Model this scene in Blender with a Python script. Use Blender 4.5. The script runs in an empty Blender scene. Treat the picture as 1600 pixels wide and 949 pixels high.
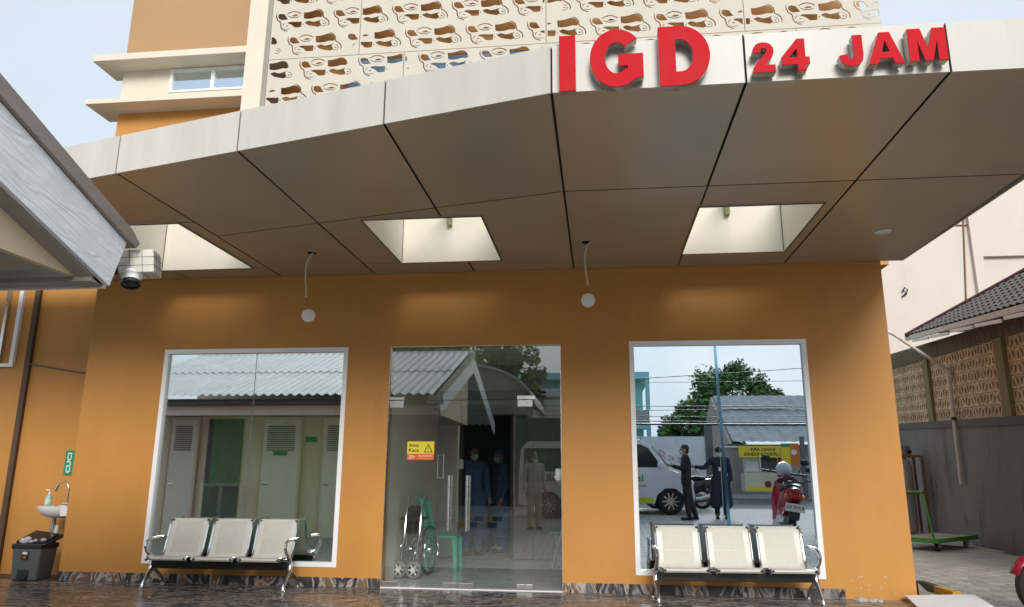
import bpy, math, random, bmesh
from mathutils import Vector, Matrix, Euler
from mathutils.geometry import tessellate_polygon
random.seed(7)
R = math.radians
S = bpy.context.scene
COL = S.collection
# ---------------------------------------------------------------- camera
cam = bpy.data.cameras.new('camera'); co = bpy.data.objects.new('camera', cam); COL.objects.link(co)
PITCH, YAW, ROLL = R(13.077), R(6.681), R(0.3423)
fw = Vector((-math.sin(YAW)*math.cos(PITCH), math.cos(YAW)*math.cos(PITCH), math.sin(PITCH)))
rt = Vector((math.cos(YAW), math.sin(YAW), 0)); up = rt.cross(fw)
r2 = rt*math.cos(ROLL)+up*math.sin(ROLL); u2 = -rt*math.sin(ROLL)+up*math.cos(ROLL)
mw = Matrix((r2, u2, -fw)).transposed().to_4x4(); mw.translation = (0, -8.258, 1.2)
co.matrix_world = mw
cam.sensor_width = 36; cam.lens = 36*1152.56/1600; cam.clip_end = 2000; cam.clip_start = .05
S.camera = co
# ---------------------------------------------------------------- sky, sun, exposure
SUN_EL, SUN_AZ = R(26), R(170)      # azimuth measured clockwise from +Y
w = bpy.data.worlds.new('World'); S.world = w; w.use_nodes = True
nt = w.node_tree; nt.nodes.clear()
out = nt.nodes.new('ShaderNodeOutputWorld'); bg = nt.nodes.new('ShaderNodeBackground')
sky = nt.nodes.new('ShaderNodeTexSky'); sky.sky_type = 'NISHITA'; sky.sun_disc = False
sky.sun_elevation = SUN_EL; sky.sun_rotation = SUN_AZ; sky.dust_density = 4.0; sky.air_density = 1.2
tc = nt.nodes.new('ShaderNodeTexCoord')
nz = nt.nodes.new('ShaderNodeTexNoise'); nz.inputs['Scale'].default_value = 1.6; nz.inputs['Detail'].default_value = 5
nz.inputs['Distortion'].default_value = .6
rp = nt.nodes.new('ShaderNodeMapRange'); rp.inputs['From Min'].default_value = .3; rp.inputs['From Max'].default_value = .7
rp.inputs['To Min'].default_value = .88; rp.inputs['To Max'].default_value = 1.0
mx = nt.nodes.new('ShaderNodeMix'); mx.data_type = 'RGBA'
mx.inputs[7].default_value = (5.7, 6.4, 7.25, 1)       # cloud cover, luminance of a bright overcast layer
nt.links.new(tc.outputs['Generated'], nz.inputs['Vector']); nt.links.new(nz.outputs['Fac'], rp.inputs['Value'])
nt.links.new(rp.outputs['Result'], mx.inputs[0]); nt.links.new(sky.outputs['Color'], mx.inputs[6])
nt.links.new(mx.outputs[2], bg.inputs['Color']); bg.inputs['Strength'].default_value = .1
nt.links.new(bg.outputs[0], out.inputs[0])
sl = bpy.data.lights.new('sun', 'SUN'); sl.energy = 2.3; sl.angle = R(24); sl.color = (1, .96, .9)
so = bpy.data.objects.new('sun', sl); COL.objects.link(so)
sd = Vector((math.sin(SUN_AZ)*math.cos(SUN_EL), math.cos(SUN_AZ)*math.cos(SUN_EL), math.sin(SUN_EL)))
so.rotation_euler = sd.to_track_quat('Z', 'Y').to_euler(); so.location = sd*30
S.view_settings.view_transform = 'Standard'; S.view_settings.look = 'None'
S.view_settings.exposure = .42; S.view_settings.gamma = 1; S.view_settings.use_curve_mapping = False
# ---------------------------------------------------------------- materials
def srgb(r, g, b):
    f = lambda c: (c/255/12.92 if c/255 <= .04045 else ((c/255+.055)/1.055)**2.4)
    return (f(r), f(g), f(b))
MATS = {}
def mat(name, col, rough=.6, metal=0, var=.1, vs=4, bump=0, bs=60, rnd=0, spec=.5, vscale=(1, 1, 1), stain=None, stc=None):
    """principled with noise-varied colour; stain = (scale, threshold, amount) gives blotches of colour stc"""
    m = bpy.data.materials.new(name); m.use_nodes = True; t = m.node_tree; N, L = t.nodes, t.links
    b = N['Principled BSDF']; b.inputs['Roughness'].default_value = rough; b.inputs['Metallic'].default_value = metal
    b.inputs['Specular IOR Level'].default_value = spec
    c = N.new('ShaderNodeTexCoord'); mp = N.new('ShaderNodeMapping'); mp.inputs['Scale'].default_value = vscale
    L.new(c.outputs['Object'], mp.inputs['Vector'])
    n = N.new('ShaderNodeTexNoise'); n.inputs['Scale'].default_value = vs; n.inputs['Detail'].default_value = 6
    n.inputs['Roughness'].default_value = .62
    L.new(mp.outputs[0], n.inputs['Vector'])
    r = N.new('ShaderNodeMapRange'); r.inputs['From Min'].default_value = .3; r.inputs['From Max'].default_value = .7
    r.inputs['To Min'].default_value = 1-var; r.inputs['To Max'].default_value = 1+var
    L.new(n.outputs['Fac'], r.inputs['Value'])
    v = N.new('ShaderNodeVectorMath'); v.operation = 'SCALE'; v.inputs[0].default_value = col
    last = r.outputs[0]
    if rnd:
        oi = N.new('ShaderNodeObjectInfo'); rr = N.new('ShaderNodeMapRange')
        rr.inputs['To Min'].default_value = 1-rnd; rr.inputs['To Max'].default_value = 1+rnd
        L.new(oi.outputs['Random'], rr.inputs['Value'])
        mu = N.new('ShaderNodeMath'); mu.operation = 'MULTIPLY'; L.new(last, mu.inputs[0]); L.new(rr.outputs[0], mu.inputs[1]); last = mu.outputs[0]
    L.new(last, v.inputs['Scale']); cout = v.outputs[0]
    if stain:
        n2 = N.new('ShaderNodeTexNoise'); n2.inputs['Scale'].default_value = stain[0]; n2.inputs['Detail'].default_value = 8
        n2.inputs['Roughness'].default_value = .7; L.new(mp.outputs[0], n2.inputs['Vector'])
        r3 = N.new('ShaderNodeMapRange'); r3.inputs['From Min'].default_value = stain[1]; r3.inputs['From Max'].default_value = stain[1]+.12
        r3.inputs['To Max'].default_value = stain[2]; L.new(n2.outputs['Fac'], r3.inputs['Value'])
        x = N.new('ShaderNodeMix'); x.data_type = 'RGBA'; L.new(r3.outputs[0], x.inputs[0]); L.new(cout, x.inputs[6]); x.inputs[7].default_value = (*stc, 1)
        cout = x.outputs[2]
    L.new(cout, b.inputs['Base Color'])
    if bump:
        n3 = N.new('ShaderNodeTexNoise'); n3.inputs['Scale'].default_value = bs; n3.inputs['Detail'].default_value = 4; L.new(mp.outputs[0], n3.inputs['Vector'])
        bp = N.new('ShaderNodeBump'); bp.inputs['Strength'].default_value = bump; bp.inputs['Distance'].default_value = .01
        L.new(n3.outputs['Fac'], bp.inputs['Height']); L.new(bp.outputs[0], b.inputs['Normal'])
    # roughness follows the same noise a little
    rg = N.new('ShaderNodeMapRange'); rg.inputs['From Min'].default_value = .3; rg.inputs['From Max'].default_value = .7
    rg.inputs['To Min'].default_value = max(.02, rough*.85); rg.inputs['To Max'].default_value = min(1, rough*1.15)
    L.new(n.outputs['Fac'], rg.inputs['Value']); L.new(rg.outputs[0], b.inputs['Roughness'])
    MATS[name] = m
    return m
def glass(name, tint, refl, fac, rough=0.0):
    m = bpy.data.materials.new(name); m.use_nodes = True; t = m.node_tree; N, L = t.nodes, t.links
    N.remove(N['Principled BSDF'])
    a = N.new('ShaderNodeBsdfTransparent'); a.inputs[0].default_value = (*tint, 1)
    g = N.new('ShaderNodeBsdfGlossy'); g.inputs[0].default_value = (*refl, 1); g.inputs['Roughness'].default_value = rough
    x = N.new('ShaderNodeMixShader'); x.inputs[0].default_value = fac
    L.new(a.outputs[0], x.inputs[1]); L.new(g.outputs[0], x.inputs[2]); L.new(x.outputs[0], N['Material Output'].inputs[0])
    return m
def marble(name, vertical=False):
    m = bpy.data.materials.new(name); m.use_nodes = True; t = m.node_tree; N, L = t.nodes, t.links
    b = N['Principled BSDF']; b.inputs['Roughness'].default_value = .22; b.inputs['Specular IOR Level'].default_value = .12
    c = N.new('ShaderNodeTexCoord'); oi = N.new('ShaderNodeObjectInfo')
    off = N.new('ShaderNodeVectorMath'); off.operation = 'SCALE'; off.inputs[0].default_value = (17, 31, 9); L.new(oi.outputs['Random'], off.inputs['Scale'])
    ad = N.new('ShaderNodeVectorMath'); L.new(c.outputs['Object'], ad.inputs[0]); L.new(off.outputs[0], ad.inputs[1])
    mp = N.new('ShaderNodeMapping')
    if vertical: mp.inputs['Scale'].default_value = (1.6, 1, .8)
    else:
        mp.inputs['Rotation'].default_value = (0, 0, R(28)); mp.inputs['Scale'].default_value = (.9, 3.4, 1)
    L.new(ad.outputs[0], mp.inputs[0])
    n = N.new('ShaderNodeTexNoise'); n.inputs['Scale'].default_value = 1.5; n.inputs['Detail'].default_value = 8; n.inputs['Roughness'].default_value = .5; n.inputs['Distortion'].default_value = 1.3
    L.new(mp.outputs[0], n.inputs['Vector'])
    cr = N.new('ShaderNodeValToRGB'); L.new(n.outputs['Fac'], cr.inputs[0]); e = cr.color_ramp.elements
    e[0].position = .26; e[0].color = (.012, .012, .014, 1); e[1].position = .8; e[1].color = (.03, .03, .034, 1)
    for p, k in ((.36, (.06, .06, .065)), (.41, (.3, .27, .25)), (.44, (.075, .072, .072)), (.49, (.03, .03, .033)), (.515, (.4, .36, .33)), (.54, (.19, .125, .085)), (.58, (.15, .10, .07)), (.6, (.46, .42, .39)), (.64, (.10, .097, .098)), (.7, (.2, .195, .19))):
        q = e.new(p); q.color = (*k, 1)
    L.new(cr.outputs[0], b.inputs['Base Color'])
    return m
ORANGE = (.53, .238, .047)
M_wall = mat('orange_paint', ORANGE,   .55, var=.085, vs=1.1, bump=.12, bs=70, stain=(1.6, .58, .34), stc=(.43, .19, .04), vscale=(1.4, 1, .55))
M_hazed = mat('hazed_orange_paint', (.40, .235, .105), .6, var=.05, vs=1.1, bump=.06, bs=70)  # same orange wall paint, with haze and lens flare mixed into the colour
M_wall2 = mat('orange_paint_scuffed', ORANGE, .55, var=.04, vs=1.5, bump=.08, bs=80, stain=(9, .62, .55), stc=(.62, .42, .22))
M_cream = mat('cream_paint', (.66, .6, .48), .6, var=.06, vs=3, bump=.04, stain=(3, .62, .35), stc=(.45, .38, .28))
M_white = mat('white_paint', (.78, .78, .76), .45, var=.03)
M_alu = mat('white_frame', (.84, .85, .86), .35, var=.03)
M_acp = mat('bronze_panel', (.475, .405, .30), .34, metal=.35, var=.07, vs=.9, bump=.12, bs=2.2, rnd=.05, stain=(2.2, .62, .22), stc=(.36, .30, .22))
M_fascia = mat('cream_panel', (.53, .505, .455), .42, var=.07, vs=2.2, vscale=(3, 3, .5), stain=(2.5, .58, .45), stc=(.50, .45, .38))
M_black = mat('black_gap', (.006, .006, .006), .8)
M_dark = mat('dark_plastic', (.018, .018, .019), .4)
M_grey = mat('grey_plastic', (.12, .125, .12), .45, var=.06)
M_chrome = mat('chrome', (.72, .73, .74), .12, metal=1, var=.03)
M_steel = mat('brushed_steel', (.62, .62, .6), .28, metal=1, var=.08)
M_red = mat('red_letter_face', (.52, .010, .018), .55, var=.06, vs=9, spec=.08)
M_return = mat('letter_return', (.42, .37, .34), .35, metal=.6, var=.35, vs=9, stain=(11, .55, .7), stc=(.16, .1, .09))
M_screen = mat('screen_concrete', (.55, .51, .43), .7, var=.05, vs=2.5, bump=.05, stain=(2, .64, .25), stc=(.45, .4, .32))
M_light = mat('skylight_lining', (.86, .83, .74), .5, var=.05, vs=2, stain=(2.5, .62, .25), stc=(.62, .54, .4), vscale=(1, 1, .5))
M_seat = mat('cream_steel_seat', (.55, .53, .475), .45, metal=.1, var=.06, vs=7, stain=(6, .6, .35), stc=(.45, .42, .35))
M_seatin = mat('perforated_steel', (.47, .45, .39), .45, metal=.2, var=.09, vs=6, bump=.3, bs=260, stain=(5, .6, .3), stc=(.6, .57, .48))
M_beam = mat('black_beam', (.012, .012, .013), .3, var=.3)
M_mirror = glass('reflective_glass', (.74, .88, .80), (.77, .89, 1.0), .80)
M_mirror2 = glass('reflective_glass_dark', (.90, 1.0, .93), (.97, 1, 1.0), .6)
M_door = glass('door_glass', (.985, 1, .985), (.9, .95, .95), .155)
M_film = glass('blue_film', (.12, .42, .72), (.28, .62, .9), .7, .1)
M_clear = glass('clear_glass', (.93, .96, .95), (.95, .97, 1), .1)
M_opal = glass('milky_glazing', (.93, .92, .89), (.95, .97, 1), .1)
M_marble = marble('dark_marble'); M_marblev = marble('dark_marble_skirting', True)
M_pave = mat('grey_paver', (.41, .385, .34), .8, var=.13, vs=9, bump=.25, bs=120, rnd=.16, stain=(1.1, .62, .45), stc=(.45, .32, .2))
M_pave2 = mat('grey_paver_field', (.41, .385, .34), .8, var=.2, vs=3, bump=.25, bs=120, stain=(.6, .62, .4), stc=(.43, .33, .22))
M_joint = mat('paver_joint', (.075, .07, .06), .95, var=.2)
M_asphalt = mat('asphalt', (.09, .09, .092), .85, var=.15, vs=8, bump=.3)
M_earth = mat('earth', (.2, .17, .13), .9, var=.2, vs=.6)
M_char = mat('charcoal_render', (.15, .145, .135), .75, var=.22, vs=1.6, bump=.4, bs=30, stain=(2.0, .54, .75), stc=(.04, .045, .036), vscale=(1, 1, .4))
M_coping = mat('coping_concrete', (.09, .088, .085), .8, var=.2, vs=3)
M_moss = mat('mossy_concrete', (.2, .175, .12), .85, var=.3, vs=5, vscale=(1, 5, .6), stain=(4, .5, .8), stc=(.07, .065, .035))
M_block = mat('breeze_block_clay', (.58, .455, .30), .8, var=.15, vs=7, rnd=.16, stain=(7, .58, .5), stc=(.2, .15, .09))
M_post = mat('stained_post', (.2, .18, .085), .85, var=.25, vs=4, vscale=(1, 1, .5))
M_rooft = mat('roof_tile_dark', (.14, .13, .12), .6, var=.2, vs=6)
M_purple = mat('purple_ridge', (.13, .028, .055), .6, var=.2)
M_pink = mat('pale_render', (.60, .548, .49), .75, var=.05, vs=.5, bump=.08, stain=(.9, .6, .4), stc=(.47, .42, .36), vscale=(1, 1, .35))
M_pvc = mat('grimy_white_pipe', (.6, .57, .5), .45, var=.15, vs=9, stain=(6, .55, .6), stc=(.25, .2, .14))
M_brownw = mat('dark_brown_trim', (.085, .05, .025), .6, var=.2)
M_soap = mat('green_soap', (.3, .62, .5), .2, var=.05)
M_porc = mat('porcelain', (.8, .8, .79), .12, var=.03)
M_green = mat('sign_green', (.012, .27, .12), .4, var=.05)
M_gtrol = mat('green_trolley_paint', (.06, .24, .06), .5, var=.2, vs=8, stain=(9, .6, .5), stc=(.25, .2, .1))
M_deck = mat('worn_deck', (.3, .3, .17), .7, var=.25, vs=6)
M_gplas = mat('green_plastic_chair', (.02, .46, .33), .35, var=.05)
M_yell = mat('sign_yellow', (.8, .62, .02), .45, var=.04)
M_yelp = mat('worn_yellow_paint', (.62, .36, .03), .6, var=.2, vs=12)
M_orr = mat('sign_orange_red', (.75, .1, .03), .45, var=.04)
M_rust = mat('rusty_brown_steel', (.2, .11, .06), .7, var=.35, vs=14)
M_intw = mat('interior_wall', (.82, .80, .70), .6, var=.05, vs=2)
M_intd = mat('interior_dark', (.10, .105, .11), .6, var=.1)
M_intf = mat('interior_floor_tile', (.7, .72, .72), .12, var=.12, vs=2.5, stain=(4, .58, .5), stc=(.4, .41, .42))
M_wood = mat('grey_oak_laminate', (.2, .165, .135), .45, var=.16, vs=3, vscale=(9, 9, .6))
M_gown = mat('blue_gown', (.05, .1, .2), .8, var=.1)
M_skin = mat('skin', (.36, .2, .13), .5, var=.05)
M_hair = mat('black_hair', (.01, .009, .008), .5)
M_mask = mat('face_mask', (.45, .66, .66), .7)
M_cloth_b = mat('black_cloth', (.014, .014, .016), .85, var=.1)
M_cloth_n = mat('navy_cloth', (.016, .022, .04), .85, var=.1)
M_cloth_w = mat('white_cloth', (.36, .38, .38), .85, var=.05)
M_curtain = mat('green_curtain', (.2, .6, .2), .8, var=.08)
M_tyre = mat('tyre', (.014, .014, .014), .8, var=.15)
M_bag = mat('crumpled_plastic', (.55, .52, .6), .3, var=.4, vs=20, stain=(14, .55, .9), stc=(.5, .05, .06))
M_board = mat('white_board', (.8, .8, .79), .5, var=.03)
M_fibre = mat('white_woodgrain_board', (.86, .88, .9), .5, var=.06, vs=5)
t = M_fibre.node_tree; _b = t.nodes['Principled BSDF']
_tc = t.nodes.new('ShaderNodeTexCoord'); _mp = t.nodes.new('ShaderNodeMapping'); _mp.inputs['Rotation'].default_value = (R(19.6), 0, 0)
_mq = t.nodes.new('ShaderNodeMapping'); _mq.inputs['Scale'].default_value = (1, .8, 6)
_wv = t.nodes.new('ShaderNodeTexNoise'); _wv.inputs['Scale'].default_value = 1.7; _wv.inputs['Detail'].default_value = 2; _wv.inputs['Distortion'].default_value = .4
_ml = t.nodes.new('ShaderNodeMath'); _ml.operation = 'MULTIPLY'; _ml.inputs[1].default_value = 70
_sn = t.nodes.new('ShaderNodeMath'); _sn.operation = 'SINE'
_n2 = t.nodes.new('ShaderNodeTexNoise'); _n2.inputs['Scale'].default_value = 5
_mm = t.nodes.new('ShaderNodeMath'); _mm.operation = 'MULTIPLY'
_bp = t.nodes.new('ShaderNodeBump'); _bp.inputs['Strength'].default_value = .6; _bp.inputs['Distance'].default_value = .003
t.links.new(_tc.outputs['Object'], _mp.inputs[0]); t.links.new(_mp.outputs[0], _mq.inputs[0]); t.links.new(_mq.outputs[0], _wv.inputs['Vector']); t.links.new(_wv.outputs['Fac'], _ml.inputs[0]); t.links.new(_ml.outputs[0], _sn.inputs[0])
t.links.new(_mp.outputs[0], _n2.inputs['Vector']); t.links.new(_sn.outputs[0], _mm.inputs[0]); t.links.new(_n2.outputs['Fac'], _mm.inputs[1]); t.links.new(_mm.outputs[0], _bp.inputs['Height']); t.links.new(_bp.outputs[0], _b.inputs['Normal'])
# ---------------------------------------------------------------- mesh builder
def wmat(o):
    m = o.matrix_basis.copy(); p = o.parent
    while p: m = p.matrix_basis @ m; p = p.parent
    return m
class MB:
    def __init__(s): s.v = []; s.f = []
    def add(s, vs, fs, mtx=None):
        k = len(s.v)
        s.v += [tuple(mtx @ Vector(v)) for v in vs] if mtx is not None else [tuple(v) for v in vs]
        s.f += [tuple(i+k for i in f) for f in fs]; return s
    def box(s, x0, x1, y0, y1, z0, z1, mtx=None):
        return s.add([(x0, y0, z0), (x1, y0, z0), (x1, y1, z0), (x0, y1, z0), (x0, y0, z1), (x1, y0, z1), (x1, y1, z1), (x0, y1, z1)],
                     [(0, 3, 2, 1), (4, 5, 6, 7), (0, 1, 5, 4), (1, 2, 6, 5), (2, 3, 7, 6), (3, 0, 4, 7)], mtx)
    def bar(s, p, q, wx, wy=None):
        p, q = Vector(p), Vector(q); d = q-p
        m = Matrix.Translation(p) @ d.to_track_quat('Z', 'Y').to_matrix().to_4x4(); wy = wy or wx
        return s.box(-wx/2, wx/2, -wy/2, wy/2, 0, d.length, m)
    def prism(s, poly, d, axis='y', a=0):
        """poly in the two other axes, extruded from a to a+d along axis; may be concave"""
        P = {'y': lambda u, v, t: (u, t, v), 'x': lambda u, v, t: (t, u, v), 'z': lambda u, v, t: (u, v, t)}[axis]
        n = len(poly); tri = tessellate_polygon([[Vector((u, v, 0)) for u, v in poly]])
        vs = [P(u, v, a) for u, v in poly]+[P(u, v, a+d) for u, v in poly]
        fs = [tuple(t) for t in tri]+[tuple(i+n for i in t[::-1]) for t in tri]
        fs += [(i, (i+1) % n, (i+1) % n+n, i+n) for i in range(n)]
        return s.add(vs, fs)
    def holed(s, outer, holes, d, axis='y', a=0):
        P = {'y': lambda u, v, t: (u, t, v), 'x': lambda u, v, t: (t, u, v), 'z': lambda u, v, t: (u, v, t)}[axis]
        loops = [outer]+holes; flat = [p for l in loops for p in l]; n = len(flat)
        tri = tessellate_polygon([[Vector((u, v, 0)) for u, v in l] for l in loops])
        vs = [P(u, v, a) for u, v in flat]+[P(u, v, a+d) for u, v in flat]
        fs = [tuple(t) for t in tri]+[tuple(i+n for i in t[::-1]) for t in tri]; k = 0
        for l in loops:
            m = len(l); fs += [(k+i, k+(i+1) % m, k+(i+1) % m+n, k+i+n) for i in range(m)]; k += m
        return s.add(vs, fs)
    def tube(s, pts, r, n=8, cap=True):
        pts = [Vector(p) for p in pts]; rs = r if isinstance(r, (list, tuple)) else [r]*len(pts); k0 = len(s.v); prev = None
        for i, p in enumerate(pts):
            d = (pts[min(i+1, len(pts)-1)]-pts[max(i-1, 0)]).normalized()
            if prev is None: x = d.orthogonal().normalized()
            else: x = (prev-d*prev.dot(d)).normalized()
            prev = x; y = d.cross(x)
            s.v += [tuple(p+(x*math.cos(2*math.pi*j/n)+y*math.sin(2*math.pi*j/n))*rs[i]) for j in range(n)]
        for i in range(len(pts)-1):
            for j in range(n):
                a = k0+i*n+j; b = k0+i*n+(j+1) % n; s.f.append((a, b, b+n, a+n))
        if cap:
            s.f.append(tuple(k0+j for j in range(n))[::-1]); s.f.append(tuple(k0+(len(pts)-1)*n+j for j in range(n)))
        return s
    def lathe(s, prof, n=16, mtx=None):
        """prof: (radius, z) list"""
        vs = []; fs = []
        for r, z in prof: vs += [(r*math.cos(2*math.pi*j/n), r*math.sin(2*math.pi*j/n), z) for j in range(n)]
        for i in range(len(prof)-1):
            for j in range(n):
                a = i*n+j; b = i*n+(j+1) % n; fs.append((a, b, b+n, a+n))
        fs.append(tuple(range(n))[::-1]); fs.append(tuple((len(prof)-1)*n+j for j in range(n)))
        return s.add(vs, fs, mtx)
    def ball(s, c, r, n=12, sc=(1, 1, 1)):
        m = Matrix.Translation(c) @ Matrix.Diagonal((*sc, 1))
        return s.lathe([(max(r*math.sin(math.pi*i/(n//2+2)), r*.02), -r*math.cos(math.pi*i/(n//2+2))) for i in range(n//2+3)], n, m)
    def capsule(s, p, q, r0, r1, n=12):
        p, q = Vector(p), Vector(q); d = (q-p)
        L = d.length; d = d/L if L > 1e-6 else Vector((0, 0, 1)); pts = []; rs = []
        for a in (-88, -55, -25): pts.append(p+d*r0*math.sin(R(a))); rs.append(r0*math.cos(R(a)))
        pts += [p, q]; rs += [r0, r1]
        for a in (25, 55, 88): pts.append(q+d*r1*math.sin(R(a))); rs.append(r1*math.cos(R(a)))
        return s.tube(pts, rs, n)
    def mesh(s, name, m, smooth=False):
        me = bpy.data.meshes.new(name); me.from_pydata(s.v, [], s.f); me.materials.append(m)
        bm = bmesh.new(); bm.from_mesh(me); bmesh.ops.recalc_face_normals(bm, faces=bm.faces); bm.to_mesh(me); bm.free()
        if smooth:
            me.shade_smooth()
            me.set_sharp_from_angle(angle=R(38))
        return me
    def build(s, name, m, parent=None, smooth=False, world=False, bevel=0, kind=None, label=None):
        if world and parent is not None:
            inv = wmat(parent).inverted(); s.v = [tuple(inv @ Vector(v)) for v in s.v]
        o = bpy.data.objects.new(name, s.mesh(name, m, smooth)); COL.objects.link(o); o.parent = parent
        if bevel:
            b = o.modifiers.new('bevel', 'BEVEL'); b.width = bevel; b.segments = 2; b.limit_method = 'ANGLE'; b.angle_limit = R(40)
        if kind: o['kind'] = kind
        if label: o['label'] = label
        return o
def tag(o, label, cat, group=None):
    o['label'] = label; o['category'] = cat
    if group: o['group'] = group
    return o
def thing(name, label, cat, loc=(0, 0, 0), rz=0, group=None):
    o = bpy.data.objects.new(name, None); COL.objects.link(o); o.location = loc; o.rotation_euler = (0, 0, rz); o.empty_display_size = .2
    return tag(o, label, cat, group)
def copy_tree(o, parent=None):
    c = o.copy(); COL.objects.link(c); c.parent = parent
    for ch in list(o.children): copy_tree(ch, c)
    return c
def inst(o, name, loc, rz=0, sc=None):
    c = o.copy(); COL.objects.link(c); c.location = loc; c.rotation_euler = (0, 0, rz)
    if sc: c.scale = sc
    return c
def text_mesh(body, bold=0.0, ext=.5):
    cu = bpy.data.curves.new('t', 'FONT'); cu.body = body; cu.offset = bold; cu.extrude = ext; cu.align_x = 'LEFT'; cu.resolution_u = 4
    o = bpy.data.objects.new('t', cu); COL.objects.link(o)
    bpy.context.view_layer.update(); dg = bpy.context.evaluated_depsgraph_get()
    me = bpy.data.meshes.new_from_object(o.evaluated_get(dg)); bpy.data.objects.remove(o); bpy.data.curves.remove(cu)
    return me
def text_obj(name, body, m, parent, origin, ux, uz, width, height, depth, bold=.02):
    """letters fitted to a box: origin lower-left, ux/uz unit vectors, normal = ux x uz, local to parent"""
    me = text_mesh(body, bold); xs = [v.co.x for v in me.vertices]; ys = [v.co.y for v in me.vertices]
    ax, ay = min(xs), min(ys); sx = width/(max(xs)-ax); sy = height/(max(ys)-ay)
    ux, uz, og = Vector(ux), Vector(uz), Vector(origin); nn = ux.cross(uz)
    for v in me.vertices:
        c = v.co.copy(); v.co = og+ux*((c.x-ax)*sx)+uz*((c.y-ay)*sy)+nn*((c.z+.5)*depth)
    me.materials.clear(); me.materials.append(m); me.name = name
    o = bpy.data.objects.new(name, me); COL.objects.link(o); o.parent = parent
    return o
def remeshed(mb, name, m, parent, vox=.011, smooth_it=4):
    me = mb.mesh(name, m); o = bpy.data.objects.new(name, me); COL.objects.link(o)
    rm = o.modifiers.new('r', 'REMESH'); rm.mode = 'VOXEL'; rm.voxel_size = vox
    if smooth_it:
        sm = o.modifiers.new('s', 'SMOOTH'); sm.iterations = smooth_it; sm.factor = .5
    bpy.context.view_layer.update(); dg = bpy.context.evaluated_depsgraph_get()
    n = bpy.data.meshes.new_from_object(o.evaluated_get(dg)); o.modifiers.clear(); o.data = n
    n.materials.clear(); n.materials.append(m); n.shade_smooth(); o.parent = parent
    return o
def wall_grid(mb, xs, zs, holes, y0, y1):
    """wall in XZ with rectangular holes (x0,x1,z0,z1), thickness y0..y1"""
    hole = lambda i, j: any(h[0] < (xs[i]+xs[i+1])/2 < h[1] and h[2] < (zs[j]+zs[j+1])/2 < h[3] for h in holes)
    ok = lambda i, j: 0 <= i < len(xs)-1 and 0 <= j < len(zs)-1 and not hole(i, j)
    idx = {}
    def V(i, j, y):
        k = (i, j, y)
        if k not in idx: idx[k] = len(mb.v); mb.v.append((xs[i], y, zs[j]))
        return idx[k]
    for i in range(len(xs)-1):
        for j in range(len(zs)-1):
            if not ok(i, j): continue
            a = [(i, j), (i+1, j), (i+1, j+1), (i, j+1)]
            mb.f.append(tuple(V(*p, y0) for p in a)); mb.f.append(tuple(V(*p, y1) for p in a[::-1]))
            for (p, q, ni, nj) in ((a[0], a[1], i, j-1), (a[1], a[2], i+1, j), (a[2], a[3], i, j+1), (a[3], a[0], i-1, j)):
                if not ok(ni, nj): mb.f.append((V(*q, y0), V(*p, y0), V(*p, y1), V(*q, y1)))
    return mb
def struct(name, mb, m, smooth=False):
    o = mb.build(name, m, smooth=smooth); o['kind'] = 'structure'; return o
# ---------------------------------------------------------------- ground
def zg(y): return -.02+.27*min(1, max(0, (-3.5-y)/5.8))+.25*min(1, max(0, (-9.3-y)/7.7))
g = MB(); g.add([(-400, -400, .2), (400, -400, .2), (400, -30, .2), (-400, -30, .2)], [(0, 1, 2, 3)])
g.add([(-400, -30, .2), (400, -30, .2), (400, -17.02, .2), (-400, -17.02, .2), (400, 400, -.35), (-400, 400, -.35), (400, -3, -.35), (-400, -3, -.35)],
      [(0, 1, 2, 3), (3, 2, 6, 7), (7, 6, 4, 5)])
struct('ground', g, M_earth)
ys = [-3.5-.6*i for i in range(18)]
yard = MB(); ys = [9.5, 0.0, -1.83, -3.5, -5.4, -7.4, -9.3, -11, -12.5]
yard.add([(x, y, zg(y)-.012) for y in ys for x in (-30, 14)], [(2*i, 2*i+1, 2*i+3, 2*i+2) for i in range(len(ys)-1)])
paving = struct('paving', yard, M_joint)
# brick-pattern paving further out (behind the photographer), seen in the windows
fm = bpy.data.materials.new('far_paving'); fm.use_nodes = True; t = fm.node_tree
bt = t.nodes.new('ShaderNodeTexBrick'); bt.inputs['Color1'].default_value = (.46, .44, .40, 1); bt.inputs['Color2'].default_value = (.38, .365, .335, 1)
bt.inputs['Mortar'].default_value = (.1, .095, .085, 1); bt.inputs['Scale'].default_value = 2.2; bt.inputs['Mortar Size'].default_value = .018
tcn = t.nodes.new('ShaderNodeTexCoord'); t.links.new(tcn.outputs['Object'], bt.inputs['Vector']); t.links.new(bt.outputs[0], t.nodes['Principled BSDF'].inputs['Base Color'])
t.nodes['Principled BSDF'].inputs['Roughness'].default_value = .8
ys = [-1.83, -3.5, -5.4, -7.4, -9.3, -11, -12.5]; yf = MB()
yf.add([(x, y, zg(y)+.002) for y in ys for x in (-30, 14)], [(2*i, 2*i+1, 2*i+3, 2*i+2) for i in range(len(ys)-1)])
struct('yard_paving', yf, fm)
rd = MB(); ys = [-12.51, -14, -15.5, -17]
rd.add([(x, y, zg(y)-.004) for y in ys for x in (-120, 120)], [(2*i, 2*i+1, 2*i+3, 2*i+2) for i in range(3)])
struct('road', rd, M_asphalt)
kb = MB().box(-120, 120, -17.2, -17.0, .2, .62); struct('road_kerb', kb, mat('kerb_concrete', (.4, .39, .37), .8, var=.15))
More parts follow.
